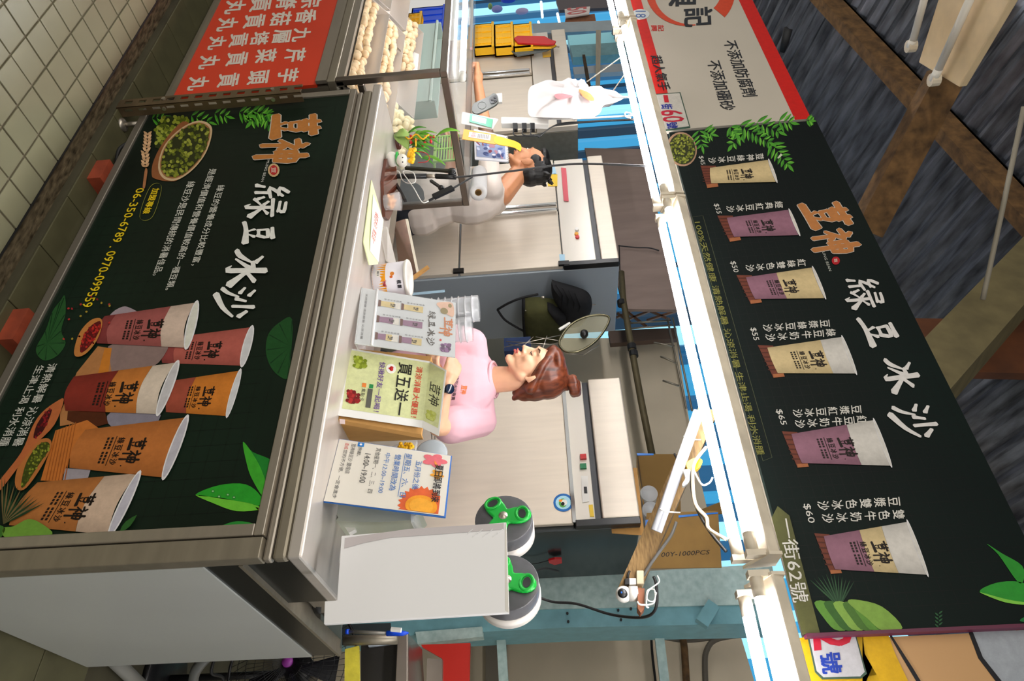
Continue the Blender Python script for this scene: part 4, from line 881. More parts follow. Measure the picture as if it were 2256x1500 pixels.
tag(slabY(2.0, [(905, 122), (912, 114), (922, 118), (918, 165), (906, 164)], .02).build('paper_towel_stack', PAPER, bevel=.004), 'white folded towel standing beside the grey-green box', 'towel')

# ------------------------------------------------------------------ people
def blob(mb, name, mt, parent, vox=.005, sm=6):
    o = mb.build(name, mt, parent, True)
    r = o.modifiers.new('r', 'REMESH'); r.mode = 'VOXEL'; r.voxel_size = vox; r.use_smooth_shade = True
    s = o.modifiers.new('s', 'SMOOTH'); s.factor = .5; s.iterations = sm
    return o
def frame(f, pitch=0, roll=0):
    f = Vector(f).normalized(); x = f.cross(Vector((0, 0, 1))).normalized(); z = x.cross(f)
    M = Matrix((x, f, z)).transposed(); return M @ Matrix.Rotation(-pitch, 3, 'X') @ Matrix.Rotation(roll, 3, 'Y')
def head_parts(b, H, M, s=1., fem=True):
    g = lambda *p: H+M @ (Vector(p)*s)
    b.ball(g(0, -.012, .030), (.073*s, .092*s, .084*s), M); b.ball(g(0, .030, -.022), (.060*s, .056*s, .078*s), M)
    b.ball(g(0, .048, .028), (.055*s, .040*s, .045*s), M)
    b.cap(g(.046, .0, -.052), .020*s, g(.012, .068, -.092), .014*s); b.cap(g(-.046, .0, -.052), .020*s, g(-.012, .068, -.092), .014*s)
    b.ball(g(0, .070, -.090), (.020*s, .018*s, .016*s), M); b.ball(g(0, .04, -.07), (.040*s, .035*s, .03*s), M)
    b.cap(g(0, .082, .018), .0075*s, g(0, .102, -.022), .0095*s); b.ball(g(.010, .092, -.028), (.009*s, .010*s, .007*s), M); b.ball(g(-.010, .092, -.028), (.009*s, .010*s, .007*s), M)
    b.ball(g(0, .106, -.024), (.0095*s, .0095*s, .008*s), M)
    for sx in (-1, 1):
        b.ball(g(sx*.032, .064, -.018), (.022*s, .018*s, .022*s), M); b.cap(g(sx*.012, .088, .032), .007*s, g(sx*.045, .074, .032), .007*s)
        b.ball(g(sx*.028, .074, .008), (.015*s, .011*s, .010*s), M)
        b.ball(g(sx*.078, -.008, -.008), (.008*s, .019*s, .030*s), M @ Matrix.Rotation(R(-sx*18), 3, 'Z')); b.ball(g(sx*.076, .002, -.034), (.006*s, .009*s, .010*s), M)
    b.ball(g(0, .088, -.050), (.020*s, .012*s, .007*s), M); b.ball(g(0, .086, -.062), (.017*s, .012*s, .007*s), M)
    return g
def face_bits(g, M, parent, s, lipc, browc, closed):
    for sx in (-1, 1):
        e = MB()
        if closed: e.cap(g(sx*.018, .0865, .002), .0016, g(sx*.028, .0855, -.0005), .0022).cap(g(sx*.028, .0855, -.0005), .0022, g(sx*.041, .076, .003), .0014); e.build('eyelashes', BLACK, parent, True)
        else:
            e.ball(g(sx*.029, .0775, .006), (.011*s, .009*s, .0065*s), M).build('eye', mat('eye_white', '#e8e4dc', .2), parent, True); MB().ball(g(sx*.029, .086, .006), .0045).build('iris', BLACK, parent, True)
        MB().cap(g(sx*.016, .091, .030), .0022, g(sx*.032, .0885, .036), .0026).cap(g(sx*.032, .0885, .036), .0026, g(sx*.047, .076, .031), .0012).build('eyebrow', browc, parent, True)
    MB().cap(g(-.017, .0915, -.0525), .003, g(0, .1000, -.0500), .0042).cap(g(0, .1000, -.0500), .0042, g(.017, .0915, -.0525), .003).build('upper_lip', lipc, parent, True)
    MB().cap(g(-.014, .0915, -.0600), .003, g(0, .0980, -.0620), .0052).cap(g(0, .0980, -.0620), .0052, g(.014, .0915, -.0600), .003).build('lower_lip', lipc, parent, True)
def hand_parts(b, wr, d, up, side, curl=.5, s=1.):
    "palm and five fingers; d = towards the knuckles, up = back of the hand, side = +1/-1 for the thumb side"
    d = Vector(d).normalized(); up = Vector(up); up = (up-d*up.dot(d)).normalized(); sd = d.cross(up)*side
    b.cap(wr, .022*s, wr+d*.03*s, .024*s)
    for k in range(4):
        o = (1.5-k)*.0175*s; L = (.078, .086, .080, .064)[k]*s
        kn = wr+d*(.082-.004*abs(k-1))*s+sd*o; b.cap(wr+d*.02*s+sd*o*.6, .014*s, kn, .0105*s)
        a = 0; p = kn
        for j, fr_ in enumerate((.45, .32, .23)):
            a += curl*(.9 if j == 0 else 1.15)*(1+.08*k)
            q = p+(d*math.cos(a)-up*math.sin(a))*L*fr_; b.cap(p, (.0098-.0008*j)*s, q, (.0090-.0008*j)*s, 10); p = q
    th = wr+d*.022*s+sd*.022*s; t1 = th+(d*.6+sd*.75-up*.25).normalized()*.042*s; t2 = t1+(d*.9+sd*.25-up*.35).normalized()*.032*s; t3 = t2+(d*.95-sd*.1-up*.4).normalized()*.024*s
    b.cap(th, .0145*s, t1, .0115*s).cap(t1, .0110*s, t2, .0100*s).cap(t2, .0098*s, t3, .0085*s)
HAIRW = mat('auburn_hair', '#451c10', .42, 0, .35, 60, (1, 1, .12), .25, col2='#7e3d20'); HAIRM = mat('black_hair', '#120f0e', .45, 0, .2, 90, (1, 1, .2), .3)
# the woman in the pink T-shirt
VR = Vector((.81, .59, 0)); VC = Vector((.59, -.81, 0))
wm = thing('person', 'woman in a pink T-shirt with auburn hair in a bun, looking down behind the counter', 'person', (-1.62, 2.26, 0))
H = py(2.20, 1179, 817); M = frame((-.60, -.80, 0), R(7), R(0)); S = py(2.25, 1060, 838); HIP = Vector((S.x-.0, S.y+.03, .93))
Ls, Rs = S+VR*.160+Vector((0, 0, -.012)), S-VR*.150+Vector((0, 0, -.03))
Le = py(2.10, 965, 940); Lw = py(2.00, 983, 846); Re = py(2.12, 950, 742); Rw = py(1.99, 955, 800)
b = MB(); g = head_parts(b, H, M, 1.0)
b.cap(g(0, -.02, -.06), .048, S+Vector((0, 0, .035)), .056); b.cap(Ls, .045, Rs, .045); b.ball(S+Vector((0, 0, -.12)), (.15, .10, .18)); b.ball(S+Vector((0, 0, -.32)), (.13, .09, .16)); b.ball(HIP, (.16, .11, .13))
b.cap(Ls, .048, Le, .036).cap(Le, .034, Lw, .024); b.cap(Rs, .048, Re, .036).cap(Re, .034, Rw, .024)
for sx in (-1, 1):
    k0 = HIP+VR*.08*sx; b.cap(k0, .08, k0+Vector((0, 0, -.42)), .055).cap(k0+Vector((0, 0, -.42)), .052, k0+Vector((0, 0, -.86)), .036); b.cap(k0+Vector((0, 0, -.88)), .036, k0+Vector((0, 0, -.885))+VC*.13, .028)
hand_parts(b, Lw, (py(1.99, 1006, 790)-Lw), VC+Vector((0, 0, .5)), -1, .45, .98); hand_parts(b, Rw, VR+Vector((0, 0, .2)), VC, 1, .4, .95)
body = blob(b, 'body', SKIN_W, wm, .0045, 9)
face_bits(g, M, wm, 1., mat('lips', '#c0584e', .4), mat('brow_brown', '#4a2a1c', .7), True)
PINK = mat('pink_cotton', '#dfb0bb', .85, 0, .03, 5, None, .35)
b = MB(); b.cap(Ls+Vector((0, 0, .004)), .060, Rs+Vector((0, 0, .004)), .060); b.ball(S+Vector((0, 0, -.10)), (.178, .128, .17)); b.ball(S+Vector((0, 0, -.30)), (.165, .12, .18)); b.ball(HIP+Vector((0, 0, .02)), (.175, .13, .14)); b.cap(S, .07, S+Vector((0, 0, .02)), .066)
b.cap(Ls, .066, Ls.lerp(Le, .72), .072); b.cap(Rs, .064, Rs.lerp(Re, .72), .070)
b.cap(Ls.lerp(Le, .3), .045, S+VR*.08+VC*.09+Vector((0, 0, -.10)), .03); b.cap(Ls.lerp(Le, .68), .035, Ls.lerp(Le, .5)+VC*.06, .028)
shirt = blob(b, 't_shirt', PINK, wm, .006, 7)
cb_ = S+Vector((0, 0, .052)); nk = (g(0, -.02, -.06)-S).normalized(); e1 = nk.orthogonal().normalized(); e2 = nk.cross(e1)
MB().tube([cb_+e1*.071*math.cos(t)+e2*.064*math.sin(t)+VC*.010 for t in [k*math.pi/12 for k in range(25)]], .006, 8).build('collar', PINK, wm, True)
tr_ = MB(); tr_.ball(HIP+Vector((0, 0, -.06)), (.17, .125, .12))
for sx in (-1, 1): k0 = HIP+VR*.085*sx; tr_.cap(k0, .09, k0+Vector((0, 0, -.42)), .066).cap(k0+Vector((0, 0, -.42)), .066, k0+Vector((0, 0, -.84)), .055)
blob(tr_, 'trousers', mat('dark_cloth', '#20222a', .9), wm, .01, 5)
b = MB(); b.ball(g(0, -.026, .040), (.083, .100, .088), M); b.ball(g(0, -.06, -.01), (.075, .062, .075), M); b.ball(g(0, -.075, -.052), (.055, .040, .050), M); b.ball(g(.0, .022, .098), (.062, .055, .026), M)
for sx in (-1, 1): b.cap(g(sx*.010, .072, .086), .018, g(sx*.066, .030, .030), .015).cap(g(sx*.066, .030, .030), .016, g(sx*.074, -.045, -.028), .020); b.cap(g(sx*.05, -.05, -.04), .022, g(sx*.03, -.085, -.10), .012)
b.ball(g(0, -.075, .110), (.030, .030, .026), M); hair = blob(b, 'hair', HAIRW, wm, .005, 4)
b = MB()
for k in range(14):
    t = k*.9; b.cap(g(.030*math.cos(t), -.088+.032*math.sin(t), .122+.004*k*.5), .016, g(.030*math.cos(t+.8), -.088+.032*math.sin(t+.8), .126+.004*k*.5), .015)
blob(b, 'hair_bun', HAIRW, wm, .004, 3)
MB().tube([g(.034*math.cos(t), -.100+.036*math.sin(t), .150) for t in [k*.45 for k in range(8)]], .006, 8).build('hair_tie', mat('violet_band', '#6a4ad0', .5), wm, True)
MB().lathe(Lw+(Le-Lw).normalized()*.018, [(.029, -.009), (.031, 0), (.029, .009)], 18, 2, Vector((0, 0, 1)).rotation_difference((Le-Lw).normalized()).to_matrix()).build('watch_strap', BLACKR, wm, True)
wt = MB().lathe(Lw+(Le-Lw).normalized()*.018+(VC*.7+Vector((0, 0, .55))).normalized()*.031, [(.018, -.005), (.018, .004), (.015, .006)], 20, 2, Vector((0, 0, 1)).rotation_difference((VC*.7+Vector((0, 0, .55))).normalized()).to_matrix()).build('watch', mat('watch_face', '#142238', .15), wm, True)

# the man with black hair and tattooed arm
mn = thing('person', 'man in a beige T-shirt with short black hair and a tattooed arm, facing left', 'person', (-2.95, 2.45, 0))
H = py(2.50, 1166, 366); M = frame((-.88, -.48, 0), R(6), R(0)); S = py(2.52, 1085, 430); HIP = Vector((S.x+.02, S.y+.02, .95))
f = Vector((-.88, -.48, 0)); sdv = f.cross(Vector((0, 0, 1)))
near = S-sdv*.12 if (sdv.dot(VC) < 0) else S+sdv*.12
far = S*2-near
E1 = py(2.30, 1072, 300); W1 = py(2.28, 1052, 178); E2 = far+Vector((-.10, -.05, -.26)); W2 = E2+Vector((-.22, -.1, .02))
b = MB(); g = head_parts(b, H, M, 1.10, False)
b.cap(g(0, -.02, -.05), .056, S+Vector((0, 0, .05)), .066); b.cap(near, .055, far, .055); b.ball(S+Vector((0, 0, -.14)), (.15, .13, .20)); b.ball(S+Vector((0, 0, -.36)), (.14, .12, .18)); b.ball(HIP, (.16, .14, .13))
b.cap(near, .056, E1, .042).cap(E1, .042, W1, .028); b.cap(far, .056, E2, .042).cap(E2, .040, W2, .028)
for sx in (-1, 1):
    k0 = HIP+sdv*.09*sx; b.cap(k0, .09, k0+Vector((0, 0, -.44)), .06).cap(k0+Vector((0, 0, -.44)), .056, k0+Vector((0, 0, -.90)), .04); b.cap(k0+Vector((0, 0, -.90)), .038, k0+Vector((0, 0, -.905))+f*.15, .03)
hand_parts(b, W1, (py(2.26, 1055, 130)-W1), Vector((0, 0, 1)), 1, 1.25, 1.45); hand_parts(b, W2, Vector((-1, -.2, 0)), Vector((0, 0, 1)), -1, .5, 1.05)
mbody = blob(b, 'body', SKIN_M, mn, .005, 5)
face_bits(g, M, mn, 1.10, mat('lips_tan', '#a0604a', .5), HAIRM, False)
TT = mat('tattooed_skin', '#b07a56', .5, 0, .3, 34, None, 0, col2='#5a4a3c')
dirn = (W1-E1).normalized(); MB().cap(near.lerp(E1, .55), .0505, E1, .0445).cap(E1, .0445, E1+dirn*.19, .0345).build('tattoo', TT, mn, True)
TEE = mat('beige_cotton', '#e2d5ca', .85, 0, .04, 5, None, .35)
b = MB(); b.cap(near, .070, far, .070); b.ball(S+Vector((0, 0, -.12)), (.165, .155, .19)); b.ball(S+Vector((.0, 0, -.34)), (.165, .155, .2)); b.ball(HIP+Vector((0, 0, .02)), (.18, .165, .15)); b.cap(near, .066, near.lerp(E1, .45), .060); b.cap(far, .074, far.lerp(E2, .5), .072); b.cap(S, .08, S+Vector((0, 0, .03)), .074)
blob(b, 't_shirt', TEE, mn, .007, 8)
nk = (g(0, -.02, -.06)-S).normalized(); e1 = nk.orthogonal().normalized(); e2 = nk.cross(e1); cb_ = (S+Vector((0, 0, .05))).lerp(g(0, -.02, -.05), .22)

b = MB(); b.ball(g(0, -.024, .040), (.079, .096, .086), M); b.ball(g(0, -.055, .0), (.074, .062, .07), M); b.ball(g(0, .035, .088), (.060, .052, .030), M); b.ball(g(0, -.05, -.03), (.062, .045, .045), M)
b.ball(g(.068, .005, .035), (.012, .028, .03), M); b.ball(g(-.068, .005, .035), (.012, .028, .03), M)
rn = random.Random(4)
for k in range(26):
    a = rn.uniform(0, 6.28); q = Vector((.06*math.cos(a), -.03+.075*math.sin(a), .07+rn.uniform(-.02, .03))); b.cap(g(*q), .010, g(*(q*1.16)), .004)
blob(b, 'hair', HAIRM, mn, .005, 2)
tr_ = MB(); tr_.ball(HIP+Vector((0, 0, -.06)), (.175, .16, .12))
for sx in (-1, 1): k0 = HIP+sdv*.09*sx; tr_.cap(k0, .10, k0+Vector((0, 0, -.44)), .075).cap(k0+Vector((0, 0, -.44)), .075, k0+Vector((0, 0, -.88)), .065)
blob(tr_, 'trousers', mat('dark_cloth'), mn, .01, 5)
# lettering on the pink shirt, laid onto the cloth
from mathutils.bvhtree import BVHTree
bpy.context.view_layer.update()
bv = BVHTree.FromObject(shirt, bpy.context.evaluated_depsgraph_get()); off = Vector(shirt['_off']) if '_off' in shirt else Vector()
def cloth(p):
    d = (FW+RT*(p[1]-750)/FPX+UP*(p[0]-1128)/FPX).normalized(); inv = shirt.matrix_world.inverted(); h = bv.ray_cast(inv @ CAM, d)
    return (shirt.matrix_world @ h[0]) - d*.0015 if h[0] else py(2.1, *p)
A = Art(cloth, (0, 0, 0), auto=('lettering', wm)); A.line('綠豆冰沙專賣', (1004, 829), (994, 882), 8, '#4a4448', 0, .02)
A.text('荳神', quad((1017, 848), (1014, 868), (1027, 868), (1030, 850)), '#e07a3a', 0, .04); A.done()
# ------------------------------------------------------------------ things on the worktop
ZT = 1.031
# white melamine board of the cup sealing machine with its film reels
sm_ = thing('cup_sealing_machine', 'white upright cup sealing machine with clear film on the right end of the counter', 'sealing machine', tuple(py(1.62, 730, 1270)))
pb = [py(1.60, 752, 1180), py(1.60, 742, 1322), py(1.60, 715, 1324), py(1.60, 713, 1375), py(1.60, 1121, 1350), py(1.60, 1115, 1150)]
MB().prism(pb, (0, .012, 0)).build('front_cover', mat('glossy_white', '#f6f6f8', .12), sm_, bevel=.002)
MB().prism([py(1.612, 752, 1182), py(1.612, 744, 1240), py(1.612, 1100, 1240), py(1.612, 1104, 1154)], (0, .10, 0)).build('body', mat('off_white_case', '#dcdcda', .3), sm_, bevel=.006)
MB().prism([py(1.599, 1112, 1158), py(1.599, 1113, 1344), py(1.599, 1121, 1350), py(1.599, 1115, 1150)], (0, .012, 0)).build('top_lip', WHITEP, sm_)
b = MB(); n = 20; top = [(765+350*i/n, 1171-5*math.sin(math.pi*i/n)+(-12)*i/n*1.0+18*math.sin(math.pi*i/n)*0) for i in range(n+1)]
FB = mat('film_sheen', '#cfc8ca', .1); P1 = [py(1.5985, x, y) for x, y in ((760, 1185), (900, 1165), (1110, 1152), (1110, 1166), (950, 1178), (860, 1184), (800, 1196), (758, 1208))]
MB().add(P1, [tuple(range(8))]).build('film_wrap', FB, sm_)
for k in range(7):
    x, y = 1030+k*11, 1165+(k*7) % 14; tag(MB().tube([py(1.5975, x, y+10), py(1.5975, x+12, y)], .0009, 5).build('film_crease_sheen', mat('white_sheen', '#f4f4f6', .2), sm_))  # sheen on the creased film, drawn as thin white strands
def reel(c, rad, wd, lab, grp, rot=.5):
    t = thing('film_reel', lab, 'film reel', tuple(c), grp); c = Vector(c)
    ax = Vector((.25, 1, 0)).normalized(); Q = Vector((0, 0, 1)).rotation_difference(ax).to_matrix()
    L = lambda r0_, h0: [(r0_, h0)]
    MB().lathe(c, [(.02, -wd/2), (rad, -wd/2), (rad, wd/2), (.02, wd/2)], 40, 2, Q).build('film_roll', mat('grey_film', '#57575b', .25, 0, .1, 40), t, True, bevel=.002)
    MB().lathe(c, [(rad*.99, wd/2-.03), (rad+.002, wd/2-.03), (rad+.002, wd/2+.004), (rad*.9, wd/2+.006)], 40, 2, Q).build('film_edge', mat('pale_film', '#e8e2dc', .25), t, True)
    for s_ in (-1, 1):
        h = s_*(wd/2+.006); u = lambda q: Q @ Vector((math.cos(q), math.sin(q), 0)); c0 = c+ax*(h-.006)
        out = [c0+u(q+rot)*(.050+.024*math.cos(3*q)) for q in [2*math.pi*j/48 for j in range(48)]]
        MB().prism(out, ax*.012).build('reel_hub', GREEN, t, bevel=.004)
        for k in range(3):
            q = 2*math.pi*k/3+rot; cc_ = c+ax*(h+s_*.0062)+u(q)*.050; v_ = u(q+math.pi/2)
            MB().prism([cc_+u(q)*.010*math.cos(w_)+v_*.015*math.sin(w_) for w_ in [2*math.pi*j/14 for j in range(14)]], ax*s_*.0008).build('hub_hole', mat('hole_dark', '#2a2c2e', .5), t)
            MB().tube([cc_+u(q)*.016*math.cos(w_)+v_*.021*math.sin(w_) for w_ in [2*math.pi*j/18 for j in range(19)]], .004, 6, False).build('hub_rim', GREEN, t, True)
        MB().lathe(c+ax*h, [(.012, -.008), (.012, .010)], 12, 2, Q).build('spindle', STEEL, t, True)
    return t
reel(py(1.74, 1112, 1160), .076, .07, 'film reel with a green three-armed hub, the left one above the sealing machine', 'film reels', 2.3)
reel(py(1.72, 1120, 1300), .078, .07, 'film reel with a green three-armed hub, the right one above the sealing machine', 'film reels')
tag(MB().tube([py(1.64, 862, 1386), py(1.64, 884, 1388)], .006, 6).build('plastic_clip', PAPER), 'white plastic clip at the right edge of the sealing machine', 'clip')

# handwritten notice on white paper, standing on the counter
nt_ = thing('paper_notice', 'white paper notice with sun and hibiscus pictures and handwritten opening hours', 'notice', tuple(py(1.60, 730, 1040)))
C0 = planar([py(1.63, 745, 966), py(1.585, 713, 1105), py(1.66, 982, 1140), py(1.70, 996, 1004)])
nn = (C0[1]-C0[0]).cross(C0[3]-C0[0]).normalized(); nn = nn if nn.y < 0 else -nn
MB().prism(C0, -nn*.004).build('backing_sheet', mat('blue_folder', '#2a6fc8', .4), nt_)
q3 = lambda C: (lambda a, b: C[0]*(1-a)*(1-b)+C[1]*a*(1-b)+C[2]*a*b+C[3]*(1-a)*b)
qq = q3(C0); C1 = [qq(.012, .012), qq(.995, 0.0), qq(.985, .985), qq(.01, .99)]; MB().prism([p+nn*.001 for p in C1], nn*.0008).build('sheet', mat('notice_paper', '#e2ddd2', .5), nt_)
qn = q3([p+nn*.0018 for p in C1])
A = Art(lambda p: qn(*p), nn, auto=('lettering', nt_)); I = quad((0, 0), (1, 0), (1, 1), (0, 1))
def tx(A, t, a0, b0, a1, b1, col, L=3, bold=0.): A.text(t, quad((a0, b0), (a1, b0), (a1, b1), (a0, b1)), col, L, bold); A.done()
BLU = '#4a78b8'; GY = '#4c4c4c'
sun = [(1.0-.02, .70), (.97, .62)]
P = []
for k in range(28):
    a = R(90)+R(200)*k/27; rr = .28 if k % 2 else .24
    P.append((min(.985, .90+rr*1.15*math.cos(a)), max(.60, min(.95, .80+rr*.72*math.sin(a)))))
A.poly(P+[(.985, .62), (.985, .95)], '#dc6438', 1); A.done('printed_sun')
A.poly([(min(.985, .90+.17*math.cos(a)), .80+.135*math.sin(a)) for a in [k*.3 for k in range(21)]], '#f2a02c', 2); A.poly([(min(.985, .90+.12*math.cos(a)), .80+.10*math.sin(a)) for a in [k*.3 for k in range(21)]], '#f4ac3a', 3); A.done('printed_sun')
for k in range(5):
    a = k*1.257+.3; A.ell((.13+.06*math.cos(a), .86+.055*math.sin(a)), .062, .045, '#e0707c', 2+.1*k, a, 12)
A.leaf((.13, .86), (.27, .90), .012, '#e8904a', 4); A.done('printed_flower')
for k in range(5): a = k*1.257; A.ell((.36+.05*math.cos(a), .90+.03*math.sin(a)), .035, .025, '#f0a83c', 2, a, 10)
A.done('printed_flower')
for i, ch in enumerate('夏日即將到來'): tx(A, ch, .20+.105*i, .875, .29+.105*i, .945, '#2c2c30', 5, .03)
tx(A, '五月份之後', .18, .70, .66, .755, BLU, 5, .01); tx(A, '星期五、六、日', .08, .605, .80, .66, BLU, 3, .01); tx(A, '營業時間改為', .12, .51, .72, .565, BLU, 3, .01)
A.poly([(.08, .592), (.80, .592), (.80, .597), (.08, .597)], BLU, 3); A.done()
tx(A, '中午12:00~19:00', .12, .42, .78, .47, BLU, 3); tx(A, '其他星期一、二、三、四', .06, .335, .80, .38, GY, 3); tx(A, '14:00~19:00', .18, .25, .66, .30, GY, 3, .01)
A.poly([(.01, .17), (.08, .17), (.08, .225), (.01, .225)], '#2a7ac8', 3); A.ell((.045, .197), .018, .012, '#f0f0ee', 4); A.done('printed_badge'); tx(A, '抱歉、', .09, .18, .25, .215, GY)
tx(A, '荳神綠豆沙 鹽埕店', .05, .115, .55, .155, GY); tx(A, '造成', .05, .06, .16, .095, '#c8443c'); tx(A, '您的不方便、一定會進步', .17, .06, .95, .095, GY)

# cardboard box with the offer poster
bx = thing('cardboard_box', 'open cardboard box on the counter carrying the green poster', 'box', tuple(py(1.63, 750, 850)))
B0 = planar([py(1.625, 760, 766), py(1.60, 743, 924), py(1.68, 928, 957), py(1.72, 950, 785)])
MB().prism(B0, (0.006, .012, 0)).build('front_wall', CARD, bx)
dv = Vector((0, .16, 0)); D0 = B0[0]+dv; D1 = B0[1]+dv*.8
MB().prism([B0[0], B0[1], D1, D0], (0, 0, .005)).build('bottom_wall', CARD, bx)
MB().prism([B0[0], D0, B0[3]+dv*.6, B0[3]], (.006, 0, 0)).build('side_wall', CARD, bx)
MB().prism([B0[1], D1, B0[2]+Vector((0, .03, 0)), B0[2]], (-.006, 0, 0)).build('side_wall', CARD, bx)
MB().prism([D0, D1, D1+Vector((0, -.03, .16)), D0+Vector((0, -.03, .16))], (0, .006, 0)).build('back_wall', CARDD, bx)
ps = thing('offer_poster', 'pale green poster for a buy-five-get-one offer taped to the cardboard box', 'poster', tuple(B0[0]))
F0 = planar([p+Vector((0, -.004, 0)) for p in (py(1.622, 766, 768), py(1.597, 745, 917), py(1.675, 930, 944), py(1.715, 948, 798))])
T0 = planar([F0[3], F0[2], py(1.655, 967, 961), py(1.695, 984, 816)])
PG = mat('poster_paper', '#e9e9e6', .5)
pn = (F0[1]-F0[0]).cross(F0[3]-F0[0]).normalized(); pn = pn if pn.y < 0 else -pn
tn = (T0[1]-T0[0]).cross(T0[3]-T0[0]).normalized(); tn = tn if tn.y < 0 else -tn
MB().prism(F0, pn*.0008).build('sheet', PG, ps); MB().prism(T0, tn*.0008).build('sheet_flap', PG, ps)
tot = [F0[0], F0[1], T0[2], T0[3]]; fr_ = .83
qa = q3(F0); qb = q3(T0)
def post(p):
    a, b = p
    return qa(a, b/fr_)+pn*.0012 if b <= fr_ else qb(a, (b-fr_)/(1-fr_))+tn*.0012
A = Art(post, pn, auto=('lettering', ps))
A.poly([(.03, .03), (.90, .03), (.90, fr_), (.03, fr_)], '#d3d8a2', 0); A.poly([(.03, fr_), (.90, fr_), (.90, .985), (.03, .985)], '#d3d8a2', 0); A.done('printed_ground')
for i, ch in enumerate('荳神'): tx(A, ch, .30+.17*i, .86, .45+.17*i, .965, '#34342e', 2, .0)
tx(A, '清涼消暑大優惠！', .12, .70, .88, .765, '#c8402c', 2, .02)
for i, ch in enumerate('買五送一'): tx(A, ch, .10+.20*i, .52, .28+.20*i, .655, '#22221f', 2, .02)
tx(A, '快揪好友一起喝！', .14, .33, .88, .39, '#6a4a90', 2, .02)
def bunch(A, c, r, col, n):
    rnd = random.Random(n)
    for k in range(n): A.ell((c[0]+rnd.uniform(-r, r), c[1]+rnd.uniform(-r*.7, r*.7)), .026, .02, col[k % len(col)], 2+.05*k, 0, 8)
bunch(A, (.20, .14), .085, ['#8a9a2a', '#a4b440', '#76861c'], 34); A.done('printed_beans'); bunch(A, (.72, .12), .085, ['#8c1a1c', '#a82a28', '#701416'], 34); A.done('printed_beans'); bunch(A, (.78, .90), .05, ['#b8c05c', '#c4cc74'], 22); A.done('printed_beans')
A.ell((.22, .45), .075, .05, '#efeee8', 2); A.ell((.205, .455), .022, .018, '#c83030', 3); A.ell((.235, .455), .022, .018, '#c83030', 3); A.poly([(.185, .452), (.255, .452), (.22, .42)], '#c83030', 3); A.done('printed_heart')
A.poly([(.50, .26), (.56, .26), (.56, .30), (.50, .30)], '#2a8a4a', 2); A.poly([(.57, .25), (.84, .25), (.84, .30), (.57, .30)], '#5a5a52', 2); A.poly([(.50, .19), (.56, .19), (.56, .23), (.50, .23)], '#e0803a', 2); A.done('printed_mark'); tx(A, '集點卡', .58, .19, .76, .23, '#4a4a40')
for (x, y, lab) in ((752, 932, 'a'),): tag(slabY(1.595, [(x-4, y-9), (x+8, y-8), (x+8, y+2), (x-4, y+1)], .001).build('tape', mat('tape_pink', '#e6d2d4', .3)), 'pale strip of tape on the lower edge of the cardboard box', 'tape')

# acrylic menu stand
am = thing('menu_stand', 'clear acrylic stand holding a small white drinks menu', 'menu', tuple(py(1.62, 785, 695)))
A0 = planar([py(1.62, 796, 633), py(1.585, 781, 755), py(1.64, 1003, 786), py(1.68, 1004, 666)])
an_ = (A0[1]-A0[0]).cross(A0[3]-A0[0]).normalized(); an_ = an_ if an_.y < 0 else -an_
MB().prism([p-an_*.002 for p in A0], -an_*.003).build('menu_card', mat('menu_card', '#d9dde0', .35, 0, .03, 9), am)
MB().prism(A0, -an_*.0015).build('acrylic_front', mat('acrylic', '#f4f6f8', .03, 0, alpha=.12), am)
MB().prism([A0[0], A0[1], A0[1]+Vector((0, .1, 0)), A0[0]+Vector((0, .1, 0))], (0, 0, .004)).build('acrylic_foot', CLEARP, am)
MB().tube([A0[0].lerp(A0[3], .17)+an_*.002, A0[1].lerp(A0[2], .17)+an_*.002], .004, 8).build('acrylic_fold', mat('white_sheen', '#f4f4f6', .2), am, True)
qm = q3([p-an_*.0012 for p in A0]); A = Art(lambda p: qm(*p), an_, step=.0001, auto=('lettering', am))
A.poly(smooth([(.10, .80), (.30, .97), (.03, .97), (.03, .86)], 3), '#e8c0a8', 1); A.ell((.20, .88), .06, .04, '#9a8a5a', 2); A.ell((.08, .94), .04, .02, '#9a8a5a', 2); A.done('printed_bowl')
A.brush('荳', quad((.32, .88), (.50, .88), (.50, .97), (.32, .97)), '#d07a3c', 2); A.done(); A.brush('神', quad((.48, .84), (.66, .84), (.66, .96), (.48, .96)), '#d07a3c', 2); A.done(); A.ell((.74, .85), .02, .012, '#d04040', 2); A.done('printed_seal')
for i, ch in enumerate('綠豆冰沙'): A.brush(ch, quad((.24+.16*i, .71), (.38+.16*i, .71), (.38+.16*i, .79), (.24+.16*i, .79)), '#4a4038', 2); A.done()
bunch(A, (.86, .90), .06, ['#7a4a7c', '#5c3460', '#96689a'], 22); A.done('printed_beans')
def mini(c, ly):
    q = q2 = lambda a, b: Vector((c[0]+c[2]*(a-.5)*(.8+.2*b), c[1]+c[3]*b)); b0 = 0
    for tp, col in ly: A.poly([q(0, b0), q(1, b0), q(1, tp), q(0, tp)], col, 2); b0 = tp
    A.poly([q(-.2, -.14), q(1.2, -.14), q(1.1, .0), q(-.1, .0)], '#70483c', 3)
    A.brush('荳', sub(q, .25, .5, .55, .75), '#2a2420', 3); A.brush('神', sub(q, .5, .5, .8, .75), '#2a2420', 3); A.done('printed_cup')
    for k in range(6): A.text('綠豆冰沙牛奶'[k], quad((c[0]-c[2]*.85, c[1]+c[3]*(.95-.16*k)), (c[0]-c[2]*.62, c[1]+c[3]*(.95-.16*k)), (c[0]-c[2]*.62, c[1]+c[3]*(1.07-.16*k)), (c[0]-c[2]*.85, c[1]+c[3]*(1.07-.16*k))), '#3a3a3a', 3)
    A.done()
CRM, PUR, WH = '#dcc890', '#9a7490', '#e8e4dc'
